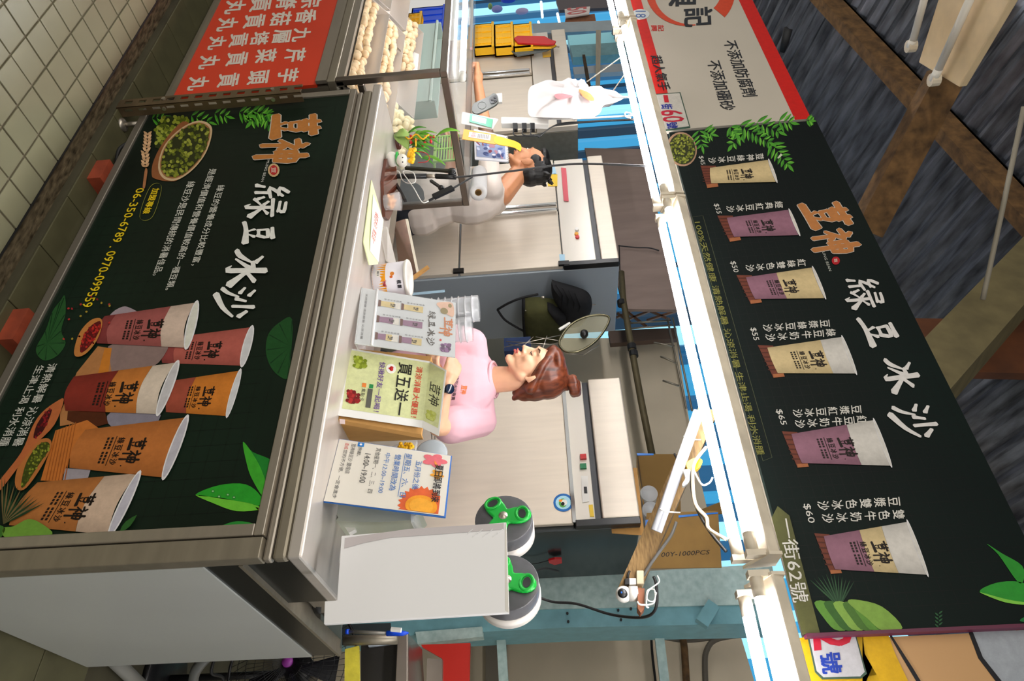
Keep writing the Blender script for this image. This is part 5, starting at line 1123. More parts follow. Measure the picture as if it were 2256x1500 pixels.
for (x, y, ly) in ((.24, .46, [(1, CRM)]), (.53, .46, [(1, PUR)]), (.83, .46, [(.5, PUR), (1, CRM)]), (.24, .22, [(.7, CRM), (1, WH)]), (.53, .22, [(.7, PUR), (1, WH)]), (.83, .22, [(.4, PUR), (.7, CRM), (1, WH)])): mini((x, y, .12, .20), ly)
tx(A, '天然健康 清熱解暑 沁涼消暑', .10, .05, .92, .075, '#6a6a6a')
# stacks of clear cups behind it
def cupstack(c, r, h, lab):
    t = thing('cup_stack', lab, 'cups', tuple(c), 'stacks of clear plastic cups')
    n = 9
    MB().lathe(c, [(r*.72, 0), (r*.8, h*.4), (r, h)], 22).build('cup', CLEARP, t, True)
    for k in range(n): MB().lathe(c, [(r*.96, h*(.45+.55*k/n)), (r*1.05, h*(.45+.55*k/n)+.002), (r*.96, h*(.45+.55*k/n)+.005)], 22).build('rim', mat('cup_rim', '#d6d6da', .15, 0, alpha=.6), t, True)
p = pz(ZT-.02, 850, 655); p.z = ZT-.012
c1 = py(1.78, 1000, 683); c1.z = ZT-.012; cupstack(c1, .046, py(1.78, 1055, 683).z-c1.z, 'taller stack of clear plastic cups behind the drinks menu')
c2 = py(1.80, 1000, 727); c2.z = ZT-.012; cupstack(c2, .045, py(1.80, 1040, 727).z-c2.z, 'shorter stack of clear plastic cups behind the drinks menu')
# printed tub with white lid
tb = thing('printed_tub', 'orange and white printed cardboard tub with white rim on the counter', 'tub', tuple(pz(ZT, 812, 612)))
c = pz(ZT, 826, 618); zt2 = on(1, c.y, 903, 618).z-ZT; rad = .062
MB().lathe(c, [(rad*.88, 0), (rad*.90, .006), (rad, zt2-.012)], 36).build('tub_wall', mat('tub_paper', '#dcd8de', .35), tb, True)
MB().lathe(c, [(rad*.6, zt2-.012), (rad+.002, zt2-.012), (rad+.005, zt2-.006), (rad+.002, zt2), (rad*.9, zt2-.002), (rad*.88, zt2-.01)], 36).build('rim', WHITEP, tb, True)
def cyl(p):
    a = R(-125)+p[0]*R(150); h = p[1]*zt2; r2 = rad*.88+(rad*.12)*min(1, h/(zt2-.012))+.0006; return c+Vector((r2*math.cos(a), r2*math.sin(a), h))
A = Art(cyl, (0, 0, 0), auto=('printed_band', tb)); N = 16
for i in range(N): A.poly([(i/N, .03), ((i+1)/N, .03), ((i+1)/N, .40), (i/N, .40)], '#f0a01c')
A.done(); A2 = Art(lambda p: cyl(p)+(cyl(p)-c-Vector((0, 0, p[1]*zt2)))*.02, (0, 0, 0), auto=('printed_mark', tb))
A2.ell((.36, .20), .09, .07, '#e8e6e0'); A2.text('SUGAR', quad((.29, .17), (.43, .17), (.43, .23), (.29, .23)), '#3a3a3a') if False else None
for k in range(4): A2.poly([(.31+.03*k, .17), (.325+.03*k, .17), (.325+.03*k, .23), (.31+.03*k, .23)], '#3a3a3a')
A2.done(); A2.ell((.40, .60), .045, .06, '#e08a3a'); A2.ell((.47, .57), .03, .045, '#d86a30'); A2.done(); bunch(A2, (.62, .36), .07, ['#b03a44', '#d8a0a0', '#8a2a34'], 18); A2.done()
for i, ch in enumerate('楓糖'): A2.text(ch, quad((.55+.1*i, .72), (.63+.1*i, .72), (.63+.1*i, .84), (.55+.1*i, .84)), '#2a2a30', 0, .04)
A2.done('lettering')
kn = thing('wooden_handle_tool', 'wooden-handled tool sticking up behind the printed tub', 'tool', tuple(py(1.95, 905, 618)))
bar(py(1.95, 900, 620), py(1.93, 944, 588), .016, .012, WOOD, 'handle', kn); bar(py(1.95, 900, 620), py(1.96, 870, 640), .01, .004, STEEL, 'blade', kn)
tag(bar(py(1.9, 905, 648), py(1.9, 980, 641), .002, .012, mat('acrylic_blue', '#a8c8dc', .1, alpha=.6), 'plastic_strip'), 'clear bluish plastic strip standing behind the tub', 'strip')
# leaflet stand lying on the counter
pc = thing('price_placard', 'pale green and white placard lying tilted on the counter', 'placard', tuple(pz(ZT, 822, 500)))
PL = [pz(ZT+.004, 819, 397), pz(ZT+.004, 801, 533), pz(ZT+.02, 814, 584), pz(ZT+.035, 833, 582), pz(ZT+.03, 845, 487)]
MB().prism(PL, (0, 0, -.003)).build('card', mat('pale_green_card', '#dfe6b4', .4), pc)
MB().prism([PL[0].lerp(PL[2], .15)+Vector((0, .01, .004)), PL[1].lerp(PL[3], .4)+Vector((0, .0, .002)), PL[3]+Vector((-.01, 0, .001)), PL[4]+Vector((0, -.006, .001)), ], (0, 0, -.001)).build('inner_sheet', PAPER, pc)
qp = q3([p+Vector((0, 0, .004)) for p in (PL[0].lerp(PL[1], .3), PL[1], PL[3], PL[4])]); A = Art(lambda p: qp(*p), (0, 0, 1), auto=('lettering', pc))
tx(A, '綠豆冰沙', .1, .35, .45, .6, '#c8503a', 2); tx(A, '買五送一', .5, .35, .8, .6, '#c8503a', 2)
tag(MB().prism([pz(ZT+.002, 835, 500), pz(ZT+.002, 850, 575), pz(ZT+.03, 872, 590), pz(ZT+.03, 850, 500)], (0, 0, .006)).build('white_holder', WHITEP), 'white plastic holder behind the pale green placard', 'holder')
# deck equipment: recessed steel tray behind
tr2 = thing('ingredient_bin', 'steel bin with raised rim behind the placard', 'bin', (-2.2, 2.1, .94))
G = [pz(ZT+.0, 862, 470), pz(ZT+.0, 872, 590), pz(1.10, 918, 600), pz(1.10, 893, 480)]
MB().prism([py(1.98, 868, 490), py(1.98, 880, 600), py(2.0, 918, 602), py(2.0, 893, 482)], (0, .012, 0)).build('front_wall', mat('brown_steel', '#7a6052', .25, .8, .1, 5), tr2)
MB().prism([py(2.0, 893, 482), py(2.0, 918, 602), py(2.05, 922, 596), py(2.05, 899, 482)], (0, .01, 0)).build('rim', mat('cream_rim', '#cfc6b0', .4), tr2)

# ornament, bouquet
orn = thing('ornament', 'small white round ornament with a yellow hat beside the flowers', 'ornament', tuple(py(1.68, 849, 352)))
MB().ball(py(1.68, 864, 351), (.030, .030, .026), None, 20, 12).build('body', WHITEP, orn, True); MB().ball(py(1.67, 886, 354), (.027, .026, .023), None, 20, 12).build('face', mat('ornament_face', '#e4e2d6', .3), orn, True)
MB().lathe(py(1.675, 876, 350), [(.026, -.003), (.029, 0), (.026, .004)], 20).build('scarf', GREEN, orn, True)
for y in (347, 357): MB().ball(py(1.64, 887, y), .0028).build('eye', BLACK, orn, True)
b = MB(); rn = random.Random(9)
for k in range(22): b.ball(py(1.67, 908+rn.uniform(-7, 7), 344+rn.uniform(-17, 15)), .0085, None, 8, 6)
tag(b.build('hat', YELP, orn, True), None, None, None)
pot = thing('flower_pot', 'brown pot of artificial flowers with red and yellow blooms and green leaves', 'plant', tuple(py(1.78, 854, 312)))
cp_ = py(1.78, 856, 312); MB().lathe(cp_, [(.026, 0), (.034, .015), (.038, .045), (.034, .05), (.03, .04)], 22).build('pot', mat('brown_glaze', '#5a2c22', .25), pot, True)
LG = mat('leaf_green', '#4c9a2c', .45); LG2 = mat('leaf_bright', '#7cc23c', .45)
def lf(a, b_, w, mt, nm='leaf', par=pot, bend=.02):
    a = Vector(a); b_ = Vector(b_); d = b_-a; s_ = d.cross(Vector((.3, -1, .2))).normalized()*w; up = Vector((0, -bend, 0))
    n = 6; vs = []
    for i in range(n+1):
        t = i/n; ww = math.sin(math.pi*min(.98, t*.95+.04)); c0 = a+d*t+up*math.sin(math.pi*t); vs += [c0-s_*ww, c0+Vector((0, .002, 0)), c0+s_*ww]
    fs = [(i*3+j, i*3+j+1, i*3+j+4, i*3+j+3) for i in range(n) for j in (0, 1)]
    o = MB().add(vs, fs).build(nm, mt, par, True); sd_ = o.modifiers.new('s', 'SOLIDIFY'); sd_.thickness = .0008; return o
lf(py(1.74, 872, 292), py(1.74, 900, 330), .028, mat('sage_leaf', '#8fae5a', .5)); lf(py(1.72, 870, 300), py(1.72, 905, 300), .022, mat('sage_leaf'))
for k in range(26):
    a = (900+rn.uniform(-5, 15), 305+rn.uniform(-10, 30)); e = (a[0]+rn.uniform(25, 60), a[1]+rn.uniform(-18, 18)); lf(py(1.77, *a), py(1.77+rn.uniform(-.05, .05), *e), .006, LG if k % 2 else LG2)
lf(py(1.76, 960, 300), py(1.74, 1013, 289), .010, LG2); lf(py(1.76, 930, 345), py(1.72, 982, 364), .008, LG2); lf(py(1.76, 925, 352), py(1.74, 955, 362), .007, LG)
RB = mat('red_berry', '#c81e1c', .3)
for k in range(16): MB().ball(py(1.74+rn.uniform(-.02, .02), rn.choice((912, 930, 948))+rn.uniform(-8, 8), 308+rn.uniform(-8, 12)), (.008, .007, .006), None, 8, 6).build('bloom', RB, pot, True)
for k in range(22): MB().ball(py(1.72, 894+k*2.4, 301+5*math.sin(k*.5)), .0038, None, 8, 5).build('bead', YELP, pot, True)
for k in range(8): MB().ball(py(1.72, 916, 306+k*2.2), .0035, None, 8, 5).build('bead', YELP, pot, True)
tag(curve([py(1.68, 917, 334), py(1.68, 935, 336), py(1.68, 946, 346), py(1.68, 940, 356), py(1.68, 921, 358)], .0016, 'red_ribbon_wire', RB), 'thin red wire looping beside the yellow hat', 'wire')
# green slotted basket inside the case
gbk = thing('slotted_basket', 'light green slotted plastic basket seen through the glass pane', 'basket', tuple(py(2.15, 962, 325)))
GB = mat('pale_green_plastic', '#8fbf4a', .4)
p0, p1 = py(2.12, 962, 300), py(2.12, 1006, 352)
b = MB()
for k in range(9): zq = p0.z+(p1.z-p0.z)*k/8; b = MB(); b.box((p0.x, 2.12, zq), (p1.x, 2.126, zq+.006)); b.build('slat', GB, gbk)
for xx in (p0.x, (p0.x+p1.x)/2, p1.x-.008): MB().box((xx, 2.118, p0.z-.01), (xx+.008, 2.128, p1.z+.008)).build('stile', GB, gbk)
MB().box((p0.x, 2.128, p0.z-.012), (p1.x, 2.17, p0.z-.004)).build('bottom', GB, gbk)
# snack cup
sn = thing('snack_cup', 'clear cup with crumpled orange paper on a brown tray', 'cup', tuple(pz(ZT+.01, 845, 445)))
c = pz(ZT+.012, 848, 446); MB().lathe(c, [(.030, 0), (.036, .06)], 20).build('cup', CLEARP, sn, True)
b = MB()
for k in range(12): b.ball(c+Vector((rn.uniform(-.018, .018), rn.uniform(-.018, .018), .012+rn.uniform(0, .03))), (.012, .006, .010), Matrix.Rotation(k, 3, 'X'), 6, 4)
b.build('crumpled_paper', mat('orange_paper', '#f0a060', .6, 0, .2, 60, col2='#f6c890'), sn)
dish = [pz(ZT, 846, 350), pz(ZT, 838, 400), pz(ZT, 842, 478), pz(ZT, 850, 486), pz(ZT, 872, 440), pz(ZT, 866, 350)]
tag(MB().prism(dish, (0, 0, .012)).build('brown_tray', mat('brown_acrylic', '#5e3020', .12)), 'dark brown glossy tray under the flowers and snack cup', 'tray')
# phone stand
pstd = thing('phone_stand', 'black folding phone stand with clamp arm on the counter', 'stand', tuple(pz(ZT, 866, 388)))
MB().tube([py(1.85, 862, 388), py(1.85, 940, 388)], .011, 12).build('pole', BLACK, pstd, True); MB().tube([py(1.85, 938, 388), py(1.85, 962, 388)], .009, 12).build('pole_joint', STEEL, pstd, True); MB().tube([py(1.85, 960, 388), py(1.85, 1005, 390)], .011, 12).build('pole', BLACK, pstd, True)
bar(py(1.86, 893, 370), py(1.86, 992, 377), .012, .012, mat('olive_black', '#2c2a1c', .5), 'brace', pstd)
MB().lathe(py(1.84, 996, 380), [(.017, -.012), (.017, .012)], 14, 1).build('knob', BLACK, pstd, True)
bar(py(1.84, 866, 393), py(1.80, 893, 442), .014, .010, BLACK, 'leg', pstd); bar(py(1.84, 866, 384), py(1.95, 870, 360), .014, .010, BLACK, 'leg', pstd)
bar(py(1.82, 949, 398), py(1.80, 972, 414), .010, .010, BLACK, 'arm', pstd); MB().ball(py(1.80, 972, 414), .013).build('ball_joint', BLACK, pstd, True)
bar(py(1.79, 955, 434), py(1.79, 998, 414), .026, .012, BLACK, 'clamp', pstd, (0, 1, 0)); bar(py(1.80, 996, 416), py(1.84, 1040, 390), .006, .006, BLACKR, 'clamp_arm', pstd); bar(py(1.79, 945, 442), py(1.79, 956, 436), .006, .008, BLACKR, 'clamp_tip', pstd)
tag(curve([py(1.83, 857, 379), py(1.83, 878, 377), py(1.81, 886, 396), py(1.80, 900, 404), py(1.80, 915, 400), py(1.80, 910, 380), py(1.80, 888, 378), py(1.79, 900, 398), py(1.78, 912, 415), py(1.78, 930, 445), py(1.79, 944, 443)], .0022, 'charging_cable', PAPER), 'white charging cable looped around the phone stand', 'cable')
tag(curve([py(1.84, 1000, 391), py(1.84, 1060, 385), py(1.82, 1150, 374), py(1.80, 1250, 362), py(1.76, 1340, 362), py(1.72, 1425, 366)], .0045, 'grey_power_cable', mat('dark_grey_cord', '#3c3c3e', .5)), 'dark grey cord running from the phone stand up to the tube lights', 'cord')
# roll of bags
rl_ = thing('bag_roll', 'white roll of plastic bags with cardboard core lying by the glass case', 'roll', tuple(py(2.22, 1054, 424)))
c0, c1 = py(2.2, 1054, 424), py(2.32, 1056, 382); Q = Vector((0, 0, 1)).rotation_difference((c1-c0).normalized()).to_matrix(); L_ = (c1-c0).length
MB().lathe(c0, [(.016, .002), (.018, 0), (.041, 0), (.043, .004), (.043, L_), (.016, L_)], 28, 2, Q).build('roll', mat('roll_white', '#d2d0ce', .5), rl_, True); MB().lathe(c0, [(.0165, -.002), (.0165, .02), (.012, .02), (.012, -.002), (.0165, -.002)], 20, 2, Q).build('core', CARD, rl_, True)
# calendar and tape measure style ticket, sanitiser card
cal = thing('desk_calendar', 'spiral-bound picture calendar standing on the glass case', 'calendar', tuple(py(1.95, 1046, 325)))
C0 = [py(1.98, 1044, 284), py(1.98, 1046, 350), py(1.99, 1120, 356), py(1.99, 1118, 300)]
MB().prism(C0, (0, .006, 0)).build('pages', mat('calendar_paper', '#d8dae2', .5), cal)
qc = q3([p+Vector((0, -.0006, 0)) for p in C0]); A = Art(lambda p: qc(*p), (0, -1, 0), auto=('printed_picture', cal)); rn = random.Random(2)
A.poly([(.08, .06), (.92, .06), (.92, .92), (.08, .92)], '#8d9cc0', 1); A.done()
for k in range(40): A.ell((rn.uniform(.14, .86), rn.uniform(.1, .86)), rn.uniform(.03, .09), rn.uniform(.02, .07), rn.choice(['#5a6ea8', '#c8d0e8', '#7a2c3c', '#b08090', '#3c4c80', '#e8e4ea']), 2+.05*k, rn.uniform(0, 3), 9)
A.done()
for k in range(16): t = k/15; MB().tube([C0[3].lerp(C0[2], t)+Vector((0, -.004, -.006)), C0[3].lerp(C0[2], t)+Vector((0, .000, .005)), C0[3].lerp(C0[2], t)+Vector((0, .012, -.004))], .0012, 5).build('ring', STEEL, cal, True)
tk = thing('ticket_strip', 'orange-yellow printed ticket strip leaning on the calendar', 'ticket', tuple(py(1.9, 1020, 290)))
Y9 = 1.90; A = Art(lambda p: py(Y9, *p), (0, -1, 0), auto=('printed_label', tk))
slabY(Y9+.001, [(1022, 284), (1018, 306), (1092, 318), (1094, 297)], .003).build('card', mat('orange_card', '#efa43a', .5), tk)
st_ = smooth([(1092, 300), (1120, 306), (1138, 312), (1148, 320), (1146, 332), (1130, 324), (1092, 316)], 5); slabY(Y9, st_, .003).build('curled_strip', mat('amber_card', '#f2b81e', .5), tk)
A.poly([(1034, 290), (1032, 302), (1080, 310), (1082, 297)], '#e4dcd2', 1); A.done(); A.text('中獎', quad((1038, 291), (1037, 302), (1048, 303), (1049, 292)), '#c0506a', 2); A.done()
for k in range(7): A.poly([(1053+k*3.6, 295+k*.4), (1052+k*3.6, 304+k*.4), (1054+k*3.6, 304+k*.4), (1055+k*3.6, 295+k*.4)], '#8a8484', 2)
A.done()
sc_ = thing('green_card', 'green and white printed card in a clear sleeve above the glass case', 'card', tuple(py(1.88, 1018, 260)))
slabY(1.885, [(1018, 246), (1016, 272), (1085, 285), (1098, 262)], .002).build('sleeve', CLEARP, sc_); slabY(1.88, [(1036, 250), (1034, 268), (1083, 281), (1086, 263)], .002).build('card', mat('card_green', '#2c9a72', .35), sc_)
A = Art(lambda p: py(1.88, *p), (0, -1, 0), auto=('printed_mark', sc_)); A.poly([(1041, 254), (1040, 266), (1070, 273), (1072, 262)], '#dfe8e2', 1); A.done()
ph = thing('smartphone', 'dark grey smartphone with ring and cameras leaning above the glass case', 'phone', tuple(py(1.95, 1040, 235)))
Y8 = 1.95; pf = smooth([(1041, 232), (1040, 244), (1048, 250), (1060, 247), (1090, 232), (1098, 222), (1096, 210), (1088, 205), (1076, 212), (1050, 224)], 3)
slabY(Y8, pf, .009).build('shell', mat('grey_case', '#4c4e4a', .4), ph, bevel=.001)
MB().tube([py(Y8-.001, 1062+9*math.cos(t), 232+8*math.sin(t)) for t in [k*.42 for k in range(16)]], .0012, 6).build('ring', mat('ring_grey', '#686a66', .3), ph, True)
slabY(Y8-.003, smooth([(1078, 216), (1092, 210), (1095, 222), (1082, 228)], 3), .003).build('camera_bump', BLACK, ph)
for p in ((1084, 220), (1090, 216), (1090, 222)): MB().lathe(py(Y8-.003, *p), [(.006, -.002), (.006, 0)], 12, 1).build('lens', mat('lens', '#2a2c30', .05), ph, True)
MB().box(py(2.0, 1094, 206), py(2.0, 1106, 224)+Vector((0, .012, 0))).build('holder', PAPER, ph)
# power strip hung from the lamp line, plugs, and the carrier bag
ps_ = thing('power_strip', 'white power strip hanging upright behind the carrier bag', 'power strip', tuple(py(1.95, 1150, 263)))
slabY(1.95, [(1104, 257), (1104, 271), (1208, 273), (1208, 258)], .03).build('body', WHITEP, ps_, bevel=.003)
for i, y in enumerate((1134, 1154, 1172)):
    slabY(1.94, [(y-5, 270), (y-4, 284), (y+6, 284), (y+6, 270)], .02).build('plug', BLACK, ps_, bevel=.002)
    tag(curve([py(1.945, y, 284), py(1.95, y-3, 295), py(1.95, y+12, 300), py(1.95, 1190, 296+i*2), py(1.94, 1215, 280), py(1.93, 1240, 271+i*2), py(1.90, 1300, 267+i), py(1.8, 1398, 262+i)], .003, 'plug_cable', BLACKR), ('lowest', 'middle', 'highest')[i]+' black plug cable rising from the power strip to the lamps', 'cable', 'plug cables')
tag(curve([py(1.95, 1208, 262), py(1.92, 1240, 262), py(1.88, 1300, 260), py(1.82, 1370, 256), py(1.78, 1400, 254)], .004, 'white_cable', PAPER), 'white cable running from the power strip to the tube lights', 'cable')
tag(curve([py(1.80, 1398, 258), py(1.8, 1390, 250), py(1.8, 1378, 248), py(1.8, 1379, 257), py(1.8, 1390, 260)], .0035, 'cable_loop', PAPER), 'small white loop of cable beside the lamps', 'cable')
BAGM = mat('milky_plastic', '#dcd5d4', .3, 0, alpha=.86)
cbg = thing('carrier_bag', 'white plastic carrier bag with red print hanging below the lamps', 'bag', tuple(py(1.9, 1300, 220)))
out = smooth([(1168, 192), (1200, 182), (1250, 178), (1282, 178), (1296, 188), (1300, 196), (1345, 204), (1374, 214), (1355, 226), (1330, 232), (1322, 248), (1304, 258), (1250, 260), (1190, 258), (1166, 254), (1163, 225)], 4)
cxx = sum(p[0] for p in out)/len(out); cyy = sum(p[1] for p in out)/len(out)
vs = []; fs = []; n = len(out); rn = random.Random(8)
for j, (s_, dy) in enumerate(((1, 0), (.85, -.022), (.6, -.036), (.3, -.044))):
    for i, (x, y) in enumerate(out): vs.append(py(1.9, cxx+(x-cxx)*s_, cyy+(y-cyy)*s_)+Vector((0, dy+(.008*math.sin(i*1.3)+.005*math.sin(i*2.9+j)) * (1 if j else 0), 0)))
for j in range(3): fs += [(j*n+i, j*n+(i+1) % n, (j+1)*n+(i+1) % n, (j+1)*n+i) for i in range(n)]
fs.append(tuple(3*n+i for i in range(n))); m_ = len(vs)
vs += [Vector((v.x, 1.9+(1.9-v.y)*.8+.002, v.z)) for v in vs]; fs += [tuple(q+m_ for q in reversed(f_)) for f_ in fs]
MB().add(vs, fs).build('bag_body', BAGM, cbg, True)
MB().tube([py(1.88, 1340, 208), py(1.87, 1365, 214), py(1.80, 1393, 214)], [.010, .006, .003], 8).build('handle', BAGM, cbg, True)
A = Art(lambda p: py(1.845, *p), (0, -1, 0), auto=('printed_mark', cbg)); A.poly(smooth([(1222, 208), (1240, 206), (1262, 212), (1240, 218), (1226, 216)], 3), '#d87a80', 0); A.poly(smooth([(1275, 196), (1300, 206), (1310, 220), (1300, 222), (1284, 212)], 3), '#ee7a4a', 0); A.done()
for i, (a, b_) in enumerate((((1293, 180), (1365, 128)), ((1348, 204), (1376, 164)))): tag(MB().tube([py(1.9, *a), py(1.8, *b_)], .003, 6).build('hanging_string', mat('grey_cord')), ('longer', 'shorter')[i]+' grey string stretched from the carrier bag to the lamps', 'string')
# clear tub and bits behind the paper notice
ctb = thing('clear_tub', 'translucent greenish plastic tub behind the paper notice', 'tub', tuple(py(1.72, 750, 1120)))
slabY(1.70, smooth([(742, 1095), (745, 1140), (752, 1148), (905, 1146), (908, 1100)], 2, True), .10).build('tub_wall', mat('greenish_plastic', '#ccd2c0', .2, alpha=.8), ctb)
MB().prism([py(1.66, 905, 1118), py(1.66, 905, 1150), py(1.66, 912, 1150), py(1.66, 912, 1118)], (0, .14, 0)).build('lid', CLEARP, ctb)
gp = tag(slabY(1.78, [(765, 1150), (885, 1150), (880, 1160), (770, 1162)], .05).build('green_box', mat('dark_green_plastic', '#1c6a50', .4)), 'dark green plastic box just left of the sealing machine', 'box')
tag(slabY(1.74, [(760, 1148), (782, 1148), (782, 1166), (768, 1174), (760, 1162)], .02).build('tissue', PAPER), 'white tissue between the clear tub and the sealing machine', 'tissue')
scp = thing('packet_of_sweets', 'clear packet of yellow sweets behind the cardboard box', 'packet', tuple(py(1.9, 880, 980)))
pk = [(862, 984), (905, 966), (918, 968), (914, 990), (880, 998)]
slabY(1.90, pk, .02).build('packet', CLEARP, scp); rn = random.Random(6)
for k in range(18): MB().ball(py(1.9, 884+rn.uniform(-4, 26), 982+rn.uniform(-8, 9)), .007, None, 8, 5).build('sweet', YELP, scp, True)
tag(MB().lathe(py(2.0, 950, 1000), [(.001, -.004), (.05, -.004), (.055, .0), (.05, .004), (.001, .004)], 26, 1).build('round_plastic_cover', mat('pale_grey_plastic', '#a9b2b8', .3), None, True), 'pale grey round lid standing behind the paper notice', 'cover')
hd = thing('fridge_handle', 'two thin steel rods of the low handle behind the poster', 'handle', tuple(py(2.72, 955, 968)))
for x in (951, 958): MB().tube([py(2.72, x, 955), py(2.72, x+1, 985)], .003, 6).build('rod', STEEL, hd, True)

# ------------------------------------------------------------------ hanging on the side of the tall fridge
XB = -2.64
bg = thing('shoulder_bag', 'olive green shoulder bag with black strap hanging on the fridge side', 'bag', tuple(px(XB, 1200, 690)))
def puff(pts, dep, nm, mt, par, x=XB):
    n = len(pts); cx0 = sum(p[0] for p in pts)/n; cy0 = sum(p[1] for p in pts)/n; vs = []; L = ((1, 0), (1, .35), (.93, .8), (.7, 1), (.3, 1.08))
    for s_, d_ in L:
        for (a, b_) in pts: vs.append(px(x, cx0+(a-cx0)*s_, cy0+(b_-cy0)*s_)+Vector((dep*d_, 0, 0)))
    fs = [(j*n+i, j*n+(i+1) % n, (j+1)*n+(i+1) % n, (j+1)*n+i) for j in range(len(L)-1) for i in range(n)]+[tuple((len(L)-1)*n+i for i in range(n)), tuple(range(n))]
    return MB().add(vs, fs).build(nm, mt, par, True)
OLV = mat('olive_canvas', '#4a4a26', .9, 0, .15, 20, None, .3); BKC = mat('black_canvas', '#17171a', .85, 0, .1, 30, None, .3)
puff(smooth([(1152, 668), (1160, 656), (1205, 656), (1240, 672), (1242, 730), (1180, 742), (1160, 730), (1152, 700)], 4), .09, 'bag_body', OLV, bg)
puff(smooth([(1150, 660), (1158, 662), (1160, 736), (1152, 728)], 3), .07, 'bag_base', BKC, bg)
curve([px(XB+.05, 1186, 648), px(XB+.06, 1150, 656), px(XB+.06, 1120, 668), px(XB+.05, 1096, 682)], .007, 'strap', BKC, bg); curve([px(XB+.05, 1096, 682), px(XB+.06, 1112, 704), px(XB+.06, 1140, 722), px(XB+.06, 1160, 732)], .007, 'strap', BKC, bg)
puff(smooth([(1205, 656), (1245, 672), (1240, 700), (1212, 672)], 3), .10, 'flap', BKC, bg)
MB().ball(px(XB+.11, 1196, 655), (.008, .008, .012)).build('buckle', STEEL, bg, True); MB().ball(px(XB+.10, 1158, 684), .004).build('stud', STEEL, bg, True)
bb = thing('black_bag', 'black folded fabric bag hanging above the olive bag', 'bag', tuple(px(XB, 1270, 660)))
puff(smooth([(1216, 617), (1222, 618), (1282, 636), (1300, 650), (1303, 668), (1292, 686), (1276, 704), (1240, 704), (1236, 672), (1216, 642)], 4), .08, 'bag_body', BKC, bb)
for k in range(4): MB().tube([px(XB+.085, 1225+k*14, 628+k*6), px(XB+.088, 1240+k*13, 650+k*8), px(XB+.08, 1238+k*12, 680+k*4)], .004, 6).build('fold', BKC, bb, True)
MB().tube([px(XB-.02, 1300, 672), px(XB-.02, 1312, 671)], .003, 6).build('hook', STEEL, bb, True)
ld = thing('pot_lid', 'large round glass pot lid with black knob leaning beside the fridge', 'lid', tuple(py(2.75, 1287, 722)))
c = py(2.62, 1286, 722); U = (py(2.62, 1342, 706)-c); V = (py(2.62, 1272, 688)-c); rim_ = [(1342, 700), (1335, 722), (1312, 752), (1280, 772), (1248, 775), (1232, 758), (1240, 736), (1262, 712), (1295, 697), (1325, 694)]
rs = smooth(rim_, 5); MB().tube([py(2.62, *p) for p in rs+rs[:1]], .006, 8, False).build('rim', mat('olive_rim', '#6b6650', .25, .8), ld, True)
MB().prism([py(2.62, 1286+(a-1286)*.98, 732+(b_-732)*.98) for a, b_ in rs], (0, .006, 0)).build('glass_disc', mat('smoked_glass', '#a8a488', .06, alpha=.38), ld)
MB().lathe(py(2.60, 1287, 737), [(.001, -.02), (.018, -.018), (.02, 0), (.012, .02)], 16, 1).build('knob', BLACK, ld, True)
rk = thing('wire_rack', 'thin steel wire rack holding the pot lid beside the fridge', 'rack', tuple(py(2.66, 1200, 760)))
for a, b_ in (((1110, 765), (1235, 738)), ((1115, 752), (1235, 760)), ((1120, 758), (1225, 775)), ((1180, 742), (1240, 752)), ((1150, 765), (1175, 742)), ((1195, 770), (1205, 740)), ((1222, 775), (1285, 782)), ((1285, 782), (1320, 760))):
    MB().tube([py(2.66, *a), py(2.66, *b_)], .0022, 5).build('wire', STEEL, rk, True)
tag(MB().box(py(2.7, 1110, 745), py(2.7, 1170, 770)+Vector((0, .05, 0))).build('dark_blue_cloth', mat('navy_cloth', '#14264a', .9)), 'dark blue cloth hanging behind the wire rack', 'cloth')
tag(MB().tube([py(2.64, 1232, 726), py(2.64, 1256, 712)], .008, 8).build('white_brush', PAPER), 'white brush handle sticking out beside the pot lid', 'brush')

# ------------------------------------------------------------------ on and around the right fridge
cb1 = thing('cardboard_carton', 'large open cardboard carton on top of the right fridge with clear cups inside', 'box', tuple(py(2.9, 1450, 1120)))
zb = 1.975; x0b, x1b = py(2.85, 1420, 1000).x, -1.02
YF, YB = 2.84, 3.28
w3 = mat('shaded_carton', '#7a5c2a', .85, 0, .05, 8)  # shade inside the carton, put into a darker board colour
MB().prism([py(YF, 1425, 1130), py(YF, 1412, 1252), py(YF, 1590, 1250), py(YF, 1582, 1125)], (0, .006, 0)).build('front_wall', CARDD, cb1)
MB().prism([py(YF, 1332, 1024), py(YF, 1403, 1032), py(YF, 1420, 1180), py(YF, 1348, 1175)], (0, -.004, 0)).build('open_flap', CARD, cb1)
MB().prism([py(YB, 1405, 1000), py(YB, 1498, 1000), py(YB, 1500, 1140), py(YB, 1425, 1140)], (0, .006, 0)).build('back_wall', w3, cb1)
MB().prism([py(YB-.02, 1405, 1002), py(YF+.02, 1405, 1030), py(YF+.02, 1425, 1140), py(YB-.02, 1425, 1140)], (0, 0, -.006)).build('bottom_wall', w3, cb1)
MB().prism([py(YB, 1500, 1140), py(YB, 1600, 1100), py(YB, 1600, 1130), py(YB, 1500, 1142)], (0, .006, 0)).build('side_wall', w3, cb1)
for pts in ([(1403, 998), (1440, 999), (1440, 1002), (1404, 1003)], [(1422, 1145), (1436, 1144), (1434, 1190), (1422, 1190)], [(1495, 1135), (1582, 1128), (1582, 1131), (1495, 1140)]): MB().prism([py(YF-.002, *p) for p in pts], (0, .004, 0)).build('blue_tape', mat('blue_tape', '#1c6cc0', .4), cb1)
A = Art(lambda p: py(YF-.001, *p), (0, -1, 0), auto=('lettering', cb1)); A.text('00Y-1000PCS', quad((1456, 1227), (1562, 1221), (1564, 1211), (1458, 1217)), '#2c2418', 1, .02); A.done()
